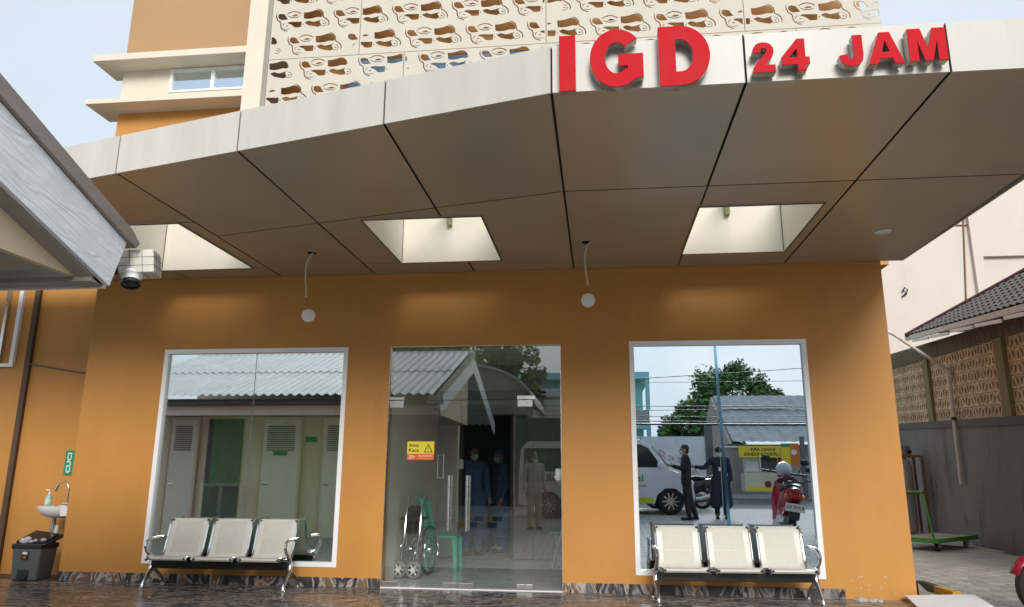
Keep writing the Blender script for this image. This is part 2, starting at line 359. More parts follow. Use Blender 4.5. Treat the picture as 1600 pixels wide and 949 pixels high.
# hexagonal interlocking pavers beside the building
def wallx(y): return 6.09+.1277*y
hexp = [(-.108, 0), (-.078, .051), (.078, .051), (.108, 0), (.078, -.051), (-.078, -.051)]
def paver_mb(mb, x, y, z, dz=0):
    k = len(mb.v); mb.v += [(x+u, y+v, z-.03) for u, v in hexp]+[(x+u*.985, y+v*.97, z+dz) for u, v in hexp]
    mb.f += [(k+i, k+(i+1) % 6, k+6+(i+1) % 6, k+6+i) for i in range(6)]+[tuple(k+6+i for i in range(6))]
spots = []
for i in range(26):
    for j in range(110):
        x = 3.3+i*.19; y = -1.7+j*.108+(.054 if i % 2 else 0)
        if x < wallx(y)-.1 and not (x < 3.16 and y > -.1): spots.append((x, y))
spots.sort(key=lambda p: (0 if (p[0] < 3.45+(p[1]+.9)*.6+.9 and p[1] > -.95) else 1, p[1]))
pm = MB(); paver_mb(pm, 0, 0, 0); pv0 = pm.build('paver', M_pave, paving)
for k, (x, y) in enumerate(spots[:300]):
    o = pv0 if k == 0 else inst(pv0, 'paver', (0, 0, 0))
    o.location = (x, y, zg(y)+random.uniform(-.003, .003)); o.rotation_euler = (random.uniform(-.012, .012), random.uniform(-.012, .012), random.uniform(-.02, .02))
pf = MB()
for x, y in spots[300:]: paver_mb(pf, x, y, zg(y)+random.uniform(-.003, .003))
pf.build('paver_field', M_pave2, paving, kind='stuff')
# marble porch: tiles laid one by one on a bed
pb = MB().box(-9.4, 3.1, -1.82, -.012, -.2, -.008); porch = struct('porch_floor', pb, M_joint)
tm = MB().box(-.299, .299, -.2985, .2985, -.007, .0); tl0 = None
for i in range(21):
    for j in range(3):
        x = -9.1+.602*i; y = -.32-.602*j
        if x > 3.0: continue
        if tl0 is None: tl0 = tm.build('tile', M_marble, porch); o = tl0
        else: o = inst(tl0, 'tile', (0, 0, 0))
        o.location = (x, y, random.uniform(-.0006, .0006)); o.rotation_euler[2] = random.choice((0, 0, math.pi))
gut = MB().box(-9.4, -6.18, -.012, .6, -.2, -.03); struct('drain_strip', gut, mat('damp_concrete', (.045, .045, .036), .5, var=.3, vs=6))
# ---------------------------------------------------------------- hospital building
hosp = thing('hospital_building', 'orange rendered hospital block with glazed entrance, two large windows and a pierced screen above', 'building', (0, 0, 0))
WIN = [(-5.17, -2.89, .20, 2.645), (.355, 2.265, .185, 2.665)]
DOOR = (-2.385, -.41, .0, 2.645)
mb = wall_grid(MB(), [-6.17, WIN[0][0], WIN[0][1], DOOR[0], DOOR[1], WIN[1][0], WIN[1][1], 3.13], [-.02, .185, .20, 2.645, 2.665, 3.62],
               [WIN[0], (WIN[1][0], WIN[1][1], .185, 2.665), (DOOR[0], DOOR[1], -1, 2.645)], 0, .16)
mb.build('front_wall', M_wall, hosp)
MB().box(2.98, 3.13, .162, 9, -.1, 3.62).build('side_wall', M_wall, hosp)
MB().box(-9.6, -6.02, .62, .8, -.2, 4.1).build('recessed_wall', M_wall, hosp, label='set-back orange wall behind the washbasin')
MB().box(-6.17, -6.02, .162, .618, -.2, 3.62).build('return_wall', M_wall, hosp)
MB().box(-7.49, -7.42, .57, .6195, -.03, 4.0).build('wall_groove', M_brownw, hosp)
MB().box(-6.17, 3.13, .162, 9, 3.45, 3.62).build('first_floor_slab', M_intw, hosp)
# skirting tiles
x = -6.17; k = 0
while x < 2.42:
    x1 = min(x+.45, 2.44)
    for a, b in [(x, x1)]:
        if b <= DOOR[0] or a >= DOOR[1]: segs = [(a, b)]
        else: segs = [(a, min(b, DOOR[0]))] if a < DOOR[0] else ([(max(a, DOOR[1]), b)] if b > DOOR[1] else [])
        for p, q in segs:
            if q-p > .03:
                o = MB().box(p+.002-(p+q)/2, q-.002-(p+q)/2, -.016, -.001, .0, .096).build('skirting_tile', M_marblev, hosp); o.location = ((p+q)/2, 0, 0)
    x = x1
sk = MB(); sk.box(2.46, 2.52, -.012, -.002, .0, .05)
# rough plaster patch and chips at the right-hand corner
chip = MB()
for _ in range(24):
    cx = random.uniform(2.5, 3.1); cz = random.uniform(0.02, .22)*random.choice((1, 1, .6)); s = random.uniform(.003, .012)
    pts = [(cx+s*math.cos(a)*random.uniform(.6, 1.6), cz+s*math.sin(a)*random.uniform(.5, 1)) for a in [i*math.pi/3 for i in range(6)]]
    chip.prism(pts, .0015, 'y', -.0022)
chip.build('paint_chip', mat('chipped_plaster', (.58, .42, .25), .8, var=.2), hosp, kind='stuff')
rub = MB()
for _ in range(9):
    c = (random.uniform(2.5, 2.75), random.uniform(-.16, -.03), 0); rub.ball(c, random.uniform(.02, .05), 6, (1, .8, .7))
o = rub.build('rubble', mat('rubble_grey', (.42, .4, .37), .9, var=.3, vs=20)); o['kind'] = 'stuff'; tag(o, 'small heap of broken grey plaster at the foot of the wall corner', 'rubble')
# windows
def window(x0, x1, z0, z1, glassm, sub, split):
    fr = MB(); t = .052
    for a in ((x0, x0+t, z0, z1), (x1-t, x1, z0, z1)): fr.box(a[0], a[1], -.012, .07, a[2], a[3])
    for a in ((x0+t, x1-t, z0, z0+t), (x0+t, x1-t, z1-t, z1)): fr.box(a[0], a[1], -.0115, .0695, a[2], a[3])
    f = fr.build('window', M_alu, hosp, label=sub)
    for p, q in ((x0+t, split-.002), (split+.002, x1-t)):
        MB().box(p, q, .026, .036, z0+t, z1-t).build('pane', glassm, f)
    sl_ = MB().box(split-.003, split+.003, .0235, .0255, z0+t, z1-t); sl_.build('seam', M_grey, f)
    return f
window(*WIN[0], M_mirror2, 'left mirror-glass window in a white frame', -4.02)
wf = window(*WIN[1], M_mirror, 'right mirror-glass window in a white frame', 1.29)
MB().add([(1.283, .0225, 2.61), (1.312, .0225, 2.61), (1.37, .0225, .25), (1.335, .0225, .25)], [(0, 1, 2, 3)]).build('film_strip', M_film, wf)
# glass entrance: fixed sidelights, transom, two leaves
ent = MB()
dx0, dx1, dz1 = DOOR[0], DOOR[1], DOOR[3]
for p, q in ((dx0+.006, -.912), (-.908, -.728)): MB().box(p, q, .026, .038, 2.027, dz1-.006).build('transom_pane', M_door, hosp)
MB().box(-.724, dx1-.006, .026, .038, .012, dz1-.006).build('sidelight_pane', M_door, hosp)
def patch(mb, x0, x1, z0, z1): mb.box(x0, x1, .012, .052, z0, z1)
def leaf(x0, x1, hx):
    d = MB().box(x0, x1, .026, .038, .018, 2.02).build('door', M_door, hosp)
    h = MB(); h.tube([(hx, -.045, .60), (hx, -.045, 1.19)], .016, 10)
    for z in (.72, 1.07): h.tube([(hx, -.045, z), (hx, .026, z)], .009, 8)
    h.build('handle', M_steel, d, smooth=True)
    h = MB(); h.tube([(hx, .115, .60), (hx, .115, 1.19)], .016, 10)
    for z in (.72, 1.07): h.tube([(hx, .115, z), (hx, .038, z)], .009, 8)
    h.build('handle', M_steel, d, smooth=True)
    return d
l1 = leaf(dx0+.006, -1.541, -1.648); l2 = leaf(-1.537, -.728, -1.446)
for d, segs in ((l1, ((-2.372, -2.2, .018, .066), (-1.70, -1.545, .018, .066), (-2.372, -2.21, 1.94, 2.02))), (l2, ((-1.533, -1.38, .018, .066), (-.90, -.732, .018, .066), (-.90, -.732, 1.945, 2.02)))):
    for s in segs:
        m = MB(); patch(m, *s); m.build('patch_fitting', M_steel, d, bevel=.003)
m = MB(); patch(m, -.906, -.70, 2.026, 2.07); m.build('transom_fitting', M_steel, hosp, bevel=.003)
m = MB(); patch(m, -2.378, -2.21, 2.026, 2.062); m.build('transom_fitting', M_steel, hosp, bevel=.003)
MB().box(dx0, dx1, -.01, .1, -.001, .010).build('threshold', M_porc, hosp)
fr = MB(); fr.box(dx0, dx0+.006, .005, .06, .01, dz1); fr.box(dx1-.006, dx1, .005, .06, .01, dz1); fr.box(dx0+.006, dx1-.006, .005, .06, dz1-.006, dz1)
fr.build('door_jamb', M_steel, hosp)
# interior
MB().box(-6.0, 2.97, .162, 9, -.05, -.002).build('interior_floor', M_intf, hosp)
MB().box(-6.0, 2.97, .165, 9, 2.86, 2.9).build('interior_ceiling', M_intw, hosp)
MB().box(-2.56, -2.44, .163, 3.05, .0, 2.858).build('partition_wall', M_intw, hosp, label='pale beige partition wall inside the entrance')
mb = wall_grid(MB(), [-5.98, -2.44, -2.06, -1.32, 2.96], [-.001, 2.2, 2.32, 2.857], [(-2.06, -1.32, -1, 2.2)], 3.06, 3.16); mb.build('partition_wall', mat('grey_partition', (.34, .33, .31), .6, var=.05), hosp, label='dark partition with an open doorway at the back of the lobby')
MB().box(-2.44, -.45, 3.0, 3.058, 2.325, 2.46).build('header_bar', M_black, hosp)
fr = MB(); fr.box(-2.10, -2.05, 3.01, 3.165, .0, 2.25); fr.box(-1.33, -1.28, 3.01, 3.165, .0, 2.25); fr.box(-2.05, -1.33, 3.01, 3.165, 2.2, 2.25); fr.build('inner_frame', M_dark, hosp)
d = MB().box(-2.435, -2.11, 2.985, 3.02, .01, 2.28).build('inner_door', mat('grey_door_leaf', (.2, .2, .19), .4, var=.05), hosp)
h = MB(); h.tube([(-1.81, .2, 0), (-1.81, .2, .01)], .01)
d = MB().box(-1.27, -.45, 2.95, 3.0, .01, 2.14).build('sliding_door', M_wood, hosp, label='grey wood-grain sliding door inside the lobby')
h = MB().tube([(-1.07, 2.9, .94), (-1.07, 2.9, 1.42)], .014, 8)
for z in (1.0, 1.36): h.tube([(-1.07, 2.9, z), (-1.07, 2.95, z)], .008, 6)
h.build('handle', M_steel, d, smooth=True)
h = MB()
for x_ in (-1.80, -1.735): h.tube([(x_, .06, 1.15), (x_, .06, 1.425)], .008, 8)
for z in (1.165, 1.41): h.tube([(-1.80, .06, z), (-1.735, .06, z)], .006, 6)
h.build('handle', M_steel, l1, smooth=True)
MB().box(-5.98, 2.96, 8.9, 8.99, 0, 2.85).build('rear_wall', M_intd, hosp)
MB().box(-6.01, -5.98, .165, 8.9, 0, 2.85).build('end_wall', M_intw, hosp)
# upper storey
MB().box(-6.44, -4.3, .30, .5, 6.71, 9.2).build('upper_wall', M_hazed, hosp)
MB().box(-6.44, -4.3, .30, .5, 3.63, 5.975).build('upper_wall', M_wall, hosp)
mb = wall_grid(MB(), [-6.44, -5.74, -4.4, -4.3], [5.976, 6.25, 6.595, 6.6115], [(-5.74, -4.4, 6.25, 6.595)], .295, .5); mb.build('cream_band', M_cream, hosp)
fr = MB()
for a in ((-5.74, -5.69, 6.25, 6.595), (-5.14, -5.09, 6.25, 6.595), (-4.45, -4.40, 6.25, 6.595)): fr.box(a[0], a[1], .28, .34, a[2], a[3])
for a, b in ((-5.69, -5.14), (-5.09, -4.45)): fr.box(a, b, .282, .338, 6.25, 6.28); fr.box(a, b, .282, .338, 6.55, 6.595)
f = fr.build('upper_window', M_white, hosp, label='strip window between two cream ledges')
for a, b in ((-5.69, -5.14), (-5.09, -4.45)): MB().box(a, b, .305, .315, 6.28, 6.55).build('pane', M_mirror, f)
for a, b in ((-5.69, -5.14), (-5.09, -4.45)): MB().box(a, b, .33, .335, 6.40, 6.55).build('blind', M_grey, f)
MB().box(-6.70, -4.49, 0, .52, 6.612, 6.708).build('ledge', M_cream, hosp, bevel=.006)
MB().box(-6.72, -4.49, 0, .52, 5.978, 6.05).build('ledge', M_cream, hosp, bevel=.006)
MB().box(-4.487, -4.235, -.06, .6, 3.63, 9.2).build('pilaster', M_cream, hosp)
MB().box(-4.234, -4.20, .0, .5, 3.63, 9.2).build('pilaster_shadow_edge', mat('shadow_grey', (.3, .29, .26), .6), hosp)  # grey strip standing in for the shadow along the pilaster's right edge
MB().box(-6.44, -6.3, .50, 9, 3.63, 9.2).build('upper_side_wall', M_wall, hosp)
UW = [(-3.3, -2.35, 6.0, 6.72), (-2.2, -1.35, 6.0, 6.72), (-1.2, -.35, 6.0, 6.72), (.3, 1.2, 5.9, 6.62)]
xs = sorted({-4.2, 3.42}|{v for u in UW for v in u[:2]})
mb = wall_grid(MB(), xs, [3.63, 5.9, 6.0, 6.62, 6.72, 9.2], UW, .52, .66); mb.build('upper_back_wall', M_wall, hosp)
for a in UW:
    MB().box(a[0], a[1], .53, .54, a[2], a[3]).build('window_pane', mat('painted_sky_pane', (.30, .47, .75), .25, var=.3, vs=1.5), hosp)  # sky reflection on these panes is painted in as a blue colour
MB().box(3.30, 3.42, .66, 9, 3.63, 9.2).build('upper_side_wall', M_wall, hosp)
MB().box(-6.44, 3.42, .30, 9, 9.2, 9.35).build('flat_roof', M_cream, hosp)
# pierced screen: batik-like cut-outs
def slit(pts, w):
    L_, R_ = [], []
    for i, p in enumerate(pts):
        a = pts[max(i-1, 0)]; b = pts[min(i+1, len(pts)-1)]; d = Vector((b[0]-a[0], b[1]-a[1])).normalized()
        ww = w*(.35 if i in (0, len(pts)-1) else 1); L_.append((p[0]-d.y*ww, p[1]+d.x*ww)); R_.append((p[0]+d.y*ww, p[1]-d.x*ww))
    return L_+R_[::-1]
MOT = [
 [(4, 60), (14, 52), (34, 53), (50, 58), (60, 72), (76, 92), (56, 93), (30, 94), (12, 84), (4, 74)],
 [(101, 72), (120, 61), (138, 61), (154, 67), (142, 73), (120, 76)],
 [(192, 52), (215, 53), (250, 48), (280, 40), (305, 45), (322, 60), (330, 82), (318, 91), (290, 88), (255, 95), (225, 97), (196, 92)],
 [(72, 126), (95, 120), (130, 122), (178, 124), (176, 158), (150, 160), (128, 158), (108, 140)],
 [(204, 128), (232, 120), (262, 130), (292, 126), (322, 118), (308, 130), (322, 156), (300, 164), (266, 158), (232, 150), (212, 138)],
 slit([(64, 58), (84, 44), (112, 36), (142, 40), (168, 54), (172, 60)], 4.2),
 slit([(72, 66), (90, 78), (116, 86), (142, 84), (166, 74)], 3.4),
 slit([(-8, 40), (-10, 70), (2, 98), (22, 112), (26, 126), (28, 150), (40, 172), (66, 186), (80, 188)], 4.2),
 slit([(42, 150), (46, 132), (60, 124)], 3.4), slit([(46, 160), (62, 172), (86, 174), (104, 164)], 2.4),
 [(62, 147), (76, 142), (84, 147), (76, 153)],
 slit([(286, 24), (312, 36), (330, 56), (334, 80), (338, 98), (356, 108), (374, 126), (380, 150), (374, 166)], 4.2),
 slit([(326, 122), (348, 128), (360, 146), (354, 162), (334, 166), (316, 160)], 2.4),
 [(328, 146), (340, 141), (348, 146), (340, 152)],
 [(188, 134), (194, 140), (192, 150), (186, 144)],
]
def clip(poly, x0, x1, z0, z1):
    for ax, val, sg in ((0, x0, 1), (0, x1, -1), (1, z0, 1), (1, z1, -1)):
        o = []
        for i in range(len(poly)):
            a, b = poly[i-1], poly[i]; da = (a[ax]-val)*sg; db = (b[ax]-val)*sg
            if (da < 0) != (db < 0):
                s = da/(da-db); o.append((a[0]+(b[0]-a[0])*s, a[1]+(b[1]-a[1])*s))
            if db >= 0: o.append(b)
        poly = o
        if len(poly) < 3: return None
    ar = abs(sum(poly[i-1][0]*poly[i][1]-poly[i][0]*poly[i-1][1] for i in range(len(poly)))/2)
    return poly if ar > 6e-5 else None
KS = .00188
def grow(poly, k):
    cx = sum(p[0] for p in poly)/len(poly); cz = sum(p[1] for p in poly)/len(poly); return [(cx+(p[0]-cx)*1.04, cz+(p[1]-cz)*k) for p in poly]
MOT = [grow(p, 1.22) if i in (0, 2, 3, 4) else p for i, p in enumerate(MOT)]
def motif_at(x, z): return [[(x+p[0]*KS, z-p[1]*KS) for p in poly] for poly in MOT]
def screen_panel(x0, x1, z0, z1):
    hs = []; mg = .018
    for r in range(-8, 12):
        z = 7.235-.362*r
        for c in range(-12, 12):
            x = -4.12+.187*r+.79*c
            if x > x1 or x+.85 < x0 or z < z0 or z-.42 > z1: continue
            for kq, poly in enumerate(motif_at(x, z)):
                if kq > 3 and not all(x0+mg < a_ < x1-mg and z0+mg < b_ < z1-mg for a_, b_ in poly): continue
                q = clip(poly, x0+mg, x1-mg, z0+mg, z1-mg)
                if q: hs.append(q)
    g_ = .004
    cu = bpy.data.curves.new('c', 'CURVE'); cu.dimensions = '2D'; cu.fill_mode = 'BOTH'; cu.extrude = .004
    for l in [[(x0+g_, z0+g_), (x1-g_, z0+g_), (x1-g_, z1-g_), (x0+g_, z1-g_)]]+hs:
        sp = cu.splines.new('POLY'); sp.points.add(len(l)-1); sp.use_cyclic_u = True
        for q, (u, v) in zip(sp.points, l): q.co = (u, v, 0, 1)
    co_ = bpy.data.objects.new('c', cu); COL.objects.link(co_); bpy.context.view_layer.update()
    me = bpy.data.meshes.new_from_object(co_.evaluated_get(bpy.context.evaluated_depsgraph_get())); bpy.data.objects.remove(co_); bpy.data.curves.remove(cu)
    for v in me.vertices: v.co = (v.co.x, .004-v.co.z, v.co.y)
    me.materials.clear(); me.materials.append(M_screen); me.name = 'screen_panel'
    for f in me.polygons: f.use_smooth = False
    o = bpy.data.objects.new('screen_panel', me); COL.objects.link(o); o.parent = hosp
for z0, z1, off in ((6.471, 7.671, 0), (5.271, 6.471, 1), (7.671, 8.871, 1)):
    cuts = [-4.198, -2.978, -.556, 1.866, 3.447] if not off else [-4.198, -2.378, .044, 2.466, 3.447]
    for a, b in zip(cuts, cuts[1:]): screen_panel(a, b, z0, z1)
# ---------------------------------------------------------------- canopy
can = thing('entrance_canopy', 'deep bronze-panelled canopy with cream fascia and square skylights over the entrance', 'canopy', (0, 0, 3.524))
CX = [-9.4, -4.96, -3.78, -2.614, -1.412, -.25, .93, 2.098, 3.36]
def fy(x): return -4.08 if x > -.25 else -4.08+.257*(-.25-x)
def my(x): return -2.42 if x > -.25 else (-2.42+.243*(-.25-x) if x > -3.785 else -1.995)
g_ = .0095; ZS = 3.524
def soffit(poly, holes=None):
    mb = MB()
    if holes: mb.holed(poly, holes, .004, 'z', ZS)
    else: mb.prism(poly, .004, 'z', ZS)
    return mb.build('soffit_panel', M_acp, can, world=True)
def circ(x, y, r, n=20): return [(x+r*math.cos(2*math.pi*i/n), y+r*math.sin(2*math.pi*i/n)) for i in range(n)]
SKY = [(-5.07, -3.95, -1.98, -.42), (-2.165, -1.04, -1.89, -.465), (.93, 1.985, -1.93, -.505)]
LAMPH = [(-3.045, -.905, .052), (-.085, -1.0, .052), (2.778, -1.087, .058)]
for i in range(len(CX)-1):
    a, b = CX[i]+g_, CX[i+1]-g_
    soffit([(a, fy(a)+.003), (b, fy(b)+.003), (b, my(b)-g_), (a, my(a)-g_)])
def backrow(a, b, cut=None, y1=-.012):
    hl = [circ(x, y, r) for x, y, r in LAMPH if a < x < b]
    if cut is None: soffit([(a, my(a)+g_), (b, my(b)+g_), (b, y1), (a, y1)], hl); return
B = [(CX[i]+g_, CX[i+1]-g_) for i in range(8)]
e = .006
s = SKY[0]   # skylight 0 straddles columns 0-1 seam
a, b = B[0]; soffit([(a, my(a)+g_), (b, my(b)+g_), (b, s[2]-e), (s[0]-e, s[2]-e), (s[0]-e, s[3]+e), (a, s[3]+e)]); soffit([(a, s[3]+e+.02), (b, s[3]+e+.02), (b, -.012), (a, -.012)])
a, b = B[1]; soffit([(a, my(a)+g_), (b, my(b)+g_), (b, s[3]+e), (s[1]+e, s[3]+e), (s[1]+e, max(s[2]-e, my(s[1])+.01)), (a, max(s[2]-e, my(a)+.02))]); soffit([(a, s[3]+e+.014), (b, s[3]+e+.014), (b, -.012), (a, -.012)])
backrow(*B[2])
s = SKY[1]
a, b = B[3]; soffit([(a, my(a)+g_), (b, my(b)+g_), (b, s[2]-e), (s[0]-e, s[2]-e), (s[0]-e, s[3]+e), (a, s[3]+e)]); soffit([(a, s[3]+e+.014), (b, s[3]+e+.014), (b, -.012), (a, -.012)])
a, b = B[4]; soffit([(a, my(a)+g_), (b, my(b)+g_), (b, -.012), (a, -.012), (a, s[3]+e), (s[1]+e, s[3]+e), (s[1]+e, s[2]-e), (a, s[2]-e)])
s = SKY[2]
a, b = B[5][0], s[0]-e; soffit([(a, -2.42+g_), (b, -2.42+g_), (b, -.012), (a, -.012)], [circ(*LAMPH[1])])
a, b = B[6]; soffit([(a, -2.42+g_), (b, -2.42+g_), (b, s[3]+e), (s[1]+e, s[3]+e), (s[1]+e, s[2]-e), (a, s[2]-e)]); soffit([(a, s[3]+e+.014), (b, s[3]+e+.014), (b, -.012), (a, -.012)])
backrow(*B[7])
# black backing above the joints, roof deck
ol = [(CX[0], fy(CX[0])+.02), (-.25, -4.06), (3.35, -4.06), (3.35, -.008), (CX[0], -.008)]
hl = [[(s[0]-.005, s[2]-.005), (s[1]+.005, s[2]-.005), (s[1]+.005, s[3]+.005), (s[0]-.005, s[3]+.005)] for s in SKY]
MB().holed(ol, hl+[circ(x, y, r*.9, 14) for x, y, r in LAMPH], .004, 'z', ZS+.014).build('canopy_backing', M_black, can, world=True)
MB().holed(ol, hl, .03, 'z', ZS+.26).build('canopy_deck', mat('roof_deck', (.3, .29, .27), .7), can, world=True)
# fascia panels
def fascia(p, q):
    p, q = Vector(p), Vector(q); d = (q-p).normalized(); n = Vector((d.y, -d.x)); a = p+d*.007; b = q-d*.007
    t_ = -n*.012
    mb = MB(); z0, z1 = ZS-.004, ZS+.318
    v = [(*a, z0), (*b, z0), (*(b+t_), z0), (*(a+t_), z0)]; v += [(x_, y_, z1) for x_, y_, _ in v]
    mb.add(v, [(0, 1, 2, 3), (4, 5, 6, 7), (0, 1, 5, 4), (1, 2, 6, 5), (2, 3, 7, 6), (3, 0, 4, 7)])
    t2 = -n*.16; v = [(*a, z1), (*b, z1), (*(b+t2), z1-.0), (*(a+t2), z1)]; v += [(x_, y_, z1+.004) for x_, y_, _ in v]
    mb.add(v, [(0, 1, 2, 3), (4, 5, 6, 7), (0, 1, 5, 4), (1, 2, 6, 5), (2, 3, 7, 6), (3, 0, 4, 7)])
    return mb.build('fascia_panel', M_fascia, can, world=True)
fx = CX[:-1]+[3.36]
for p, q in zip(fx, fx[1:]): fascia((p, fy(p)), (q, fy(q)))
fascia((3.36, -4.08), (3.42, -2.42)); fascia((3.42, -2.42), (3.36, -.01))
bk = MB()
for p, q in zip(fx, fx[1:]):
    a, b = Vector((p, fy(p)+.016)), Vector((q, fy(q)+.016)); bk.add([(*a, ZS), (*b, ZS), (*b, ZS+.31), (*a, ZS+.31)], [(0, 1, 2, 3)])
bk.build('fascia_backing', M_black, can, world=True)
for k, s in enumerate(SKY):
    x0, x1, y0, y1 = s; z0, z1 = ZS-.004, 4.16
    sk = MB().box(x0, x1, y1, y1+.012, z0, z1).build('skylight', M_light, can, world=True)
    MB().box(x0-.012, x0, y0, y1+.012, z0, z1).build('lining_panel', M_light, sk, world=True)
    MB().box(x1, x1+.012, y0, y1+.012, z0, z1).build('lining_panel', M_light, sk, world=True)
    MB().box(x0, x1, y0-.012, y0, z0, z1).build('lining_panel', M_light, sk, world=True)
    M_acpd = MATS.get('dark_bronze_trim') or mat('dark_bronze_trim', (.12, .09, .06), .4)
    for a_ in ((x0-.016, x0, y0-.016, y1+.016), (x1, x1+.016, y0-.016, y1+.016), (x0, x1, y0-.016, y0), (x0, x1, y1, y1+.016)): MB().box(*a_, z0-.006, z0-.0005).build('edge_trim', M_acpd, sk, world=True)
    tr = MB(); tr.box(x0+.0005, x0+.006, y1-.006, y1-.0005, z0+.01, z1-.02); tr.box(x1-.006, x1-.0005, y1-.006, y1-.0005, z0+.01, z1-.02); tr.build('corner_joint', M_brownw, sk, world=True)
    gl = MB().box(x0, x1, y0, y1, 4.17, 4.18).build('glazing', M_opal, sk, world=True)
    if k: 
        xb = (x0+x1)/2-.02*k
        br = MB(); br.box(xb-.025, xb+.025, y1-.07, y1-.0005, 3.93, 4.11); br.box(xb-.03, xb+.03, y0, y1, 4.11, 4.165); br.build('bracket', M_deck, sk, world=True)
dl = MB().lathe([(.074, 0), (.076, .004), (.066, .009), (.0, .009)], 24); o = dl.build('downlight', M_white, can, smooth=True); o.location = (2.778, -1.087, -.010)
MB().lathe([(.054, 0), (.054, .002)], 20).build('diffuser', M_porc, o).location = (0, 0, -.0025)
for x, y, r in LAMPH[:2]:
    m = MB().lathe([(r, 0), (r, .06), (r*.98, .06), (r*.98, 0)], 20); o = m.build('lamp_hole', M_black, can); o.location = (x, y, .0045)
# lamps hanging out of their holes
def hang(label, x, y, cab, lc, tilt):
    t_ = thing('hanging_downlight', label, 'lamp', (lc[0], lc[1], lc[2]), 0, 'downlights dangling from the canopy')
    m = MB(); m.tube([(p[0]-lc[0], p[1]-lc[1], p[2]-lc[2]) for p in cab], .0095, 8); m.build('flexible_conduit', mat('off_white_conduit', (.6, .54, .45), .5, var=.1), t_, smooth=True)
    m = MB(); q = Vector(cab[-1])-Vector(lc); m.tube([q, q*.75+Vector((.008, 0, 0)), q*.5+Vector((.003, 0, .02)), (0.0, .01, .06)], .0035, 6); m.build('bare_wire', M_rust, t_)
    mt = Matrix.Rotation(tilt[2], 4, 'Z') @ Matrix.Rotation(tilt[0], 4, 'X') @ Matrix.Rotation(R(90)+tilt[1], 4, 'X')
    m = MB().lathe([(.068, .0), (.070, -.004), (.07, -.01), (.0, -.014)], 28, mt); h_ = m.build('housing', M_white, t_, smooth=True)
    MB().lathe([(.052, .0), (.052, .004), (0, .004)], 24, mt).build('diffuser', M_porc, h_)
    m = MB().lathe([(.054, -.014), (.05, -.035)], 20, mt); m.build('driver', M_grey, t_)
hang('white disc lamp tilted askew on a short conduit, hanging left of the left skylight', -3.045, -.905,
     [(-3.03, -.905, 3.53), (-3.055, -.905, 3.50), (-3.09, -.91, 3.43), (-3.10, -.91, 3.34), (-3.095, -.91, 3.22), (-3.08, -.91, 3.13), (-3.075, -.91, 3.03)], (-3.035, -.905, 2.832), (R(25), 0, R(28)))
hang('white disc lamp hanging flat-faced on a conduit above the entrance door', -.085, -1.0,
     [(-.04, -1.0, 3.53), (-.07, -1.0, 3.505), (-.10, -1.0, 3.43), (-.105, -1.0, 3.33), (-.10, -1.0, 3.22), (-.085, -1.0, 3.14), (-.08, -1.0, 3.07)], (-.08, -1.0, 2.915), (R(4), 0, R(-4)))
# ---------------------------------------------------------------- fascia lettering
sign = thing('illuminated_sign', 'big red block letters IGD 24 JAM standing on the canopy fascia', 'sign', (0, -4.095, 3.5))
def arc(cx, cy, rx, ry, a0, a1, n): return [(cx+rx*math.cos(R(a0+(a1-a0)*i/n)), cy+ry*math.sin(R(a0+(a1-a0)*i/n))) for i in range(n+1)]
GLY = {'I': [[(0, 0), (1, 0), (1, 1), (0, 1)]],
 'D': [[(0, 0), (.42, 0)]+arc(.42, .5, .58, .5, -85, 85, 18)+[(.42, 1), (0, 1)], [(.33, .23), (.42, .23)]+arc(.42, .5, .25, .27, -85, 85, 12)+[(.42, .77), (.33, .77)]],
 'G': [arc(.5, .5, .5, .5, 40, 312, 30)+[(.99, .16), (.99, .56), (.53, .56), (.53, .36), (.70, .36), (.70, .29)]+arc(.5, .5, .22, .27, 316, 45, 18)],
 '2': [[(.03, .66), (.07, .82), (.2, .94), (.34, .985), (.5, 1.0), (.68, .98), (.82, .92), (.93, .8), (.95, .66), (.88, .52), (.75, .41), (.62, .32), (.52, .24), (.98, .24), (.98, 0), (0, 0), (.04, .16), (.2, .33), (.45, .51), (.59, .62), (.63, .7), (.6, .78), (.5, .81), (.41, .77), (.37, .65)]],
 '4': [[(.56, 0), (.86, 0), (.86, .2), (1, .2), (1, .42), (.86, .42), (.86, 1), (.58, 1), (0, .44), (0, .2), (.56, .2)], [(.56, .42), (.56, .70), (.27, .42)]],
 'J': [[(.60, 1), (1, 1), (1, .36), (.95, .17), (.8, .045), (.5, 0), (.22, .05), (.06, .17), (0, .36), (.34, .40), (.38, .27), (.48, .22), (.57, .26), (.60, .4)]],
 'A': [[(0, 0), (.27, 0), (.32, .17), (.67, .17), (.73, 0), (1, 0), (.65, 1), (.35, 1)], [(.385, .37), (.615, .37), (.5, .74)]],
 'M': [[(0, 0), (.24, 0), (.24, .62), (.40, 0), (.60, 0), (.76, .62), (.76, 0), (1, 0), (1, 1), (.66, 1), (.5, .38), (.34, 1), (0, 1)]]}
def letter(ch, x0, x1, z0, z1, dep, _):
    f = lambda l: [(x0+(x1-x0)*u, z0-3.5+(z1-z0)*v) for u, v in l]
    L_ = [f(l) for l in GLY[ch]]
    b = MB().holed(L_[0], L_[1:], dep, 'y', -.004-dep).build('letter', M_return, sign)
    MB().holed(L_[0], L_[1:], .006, 'y', -.0045-dep-.006).build('letter_face', M_red, b)
    return b
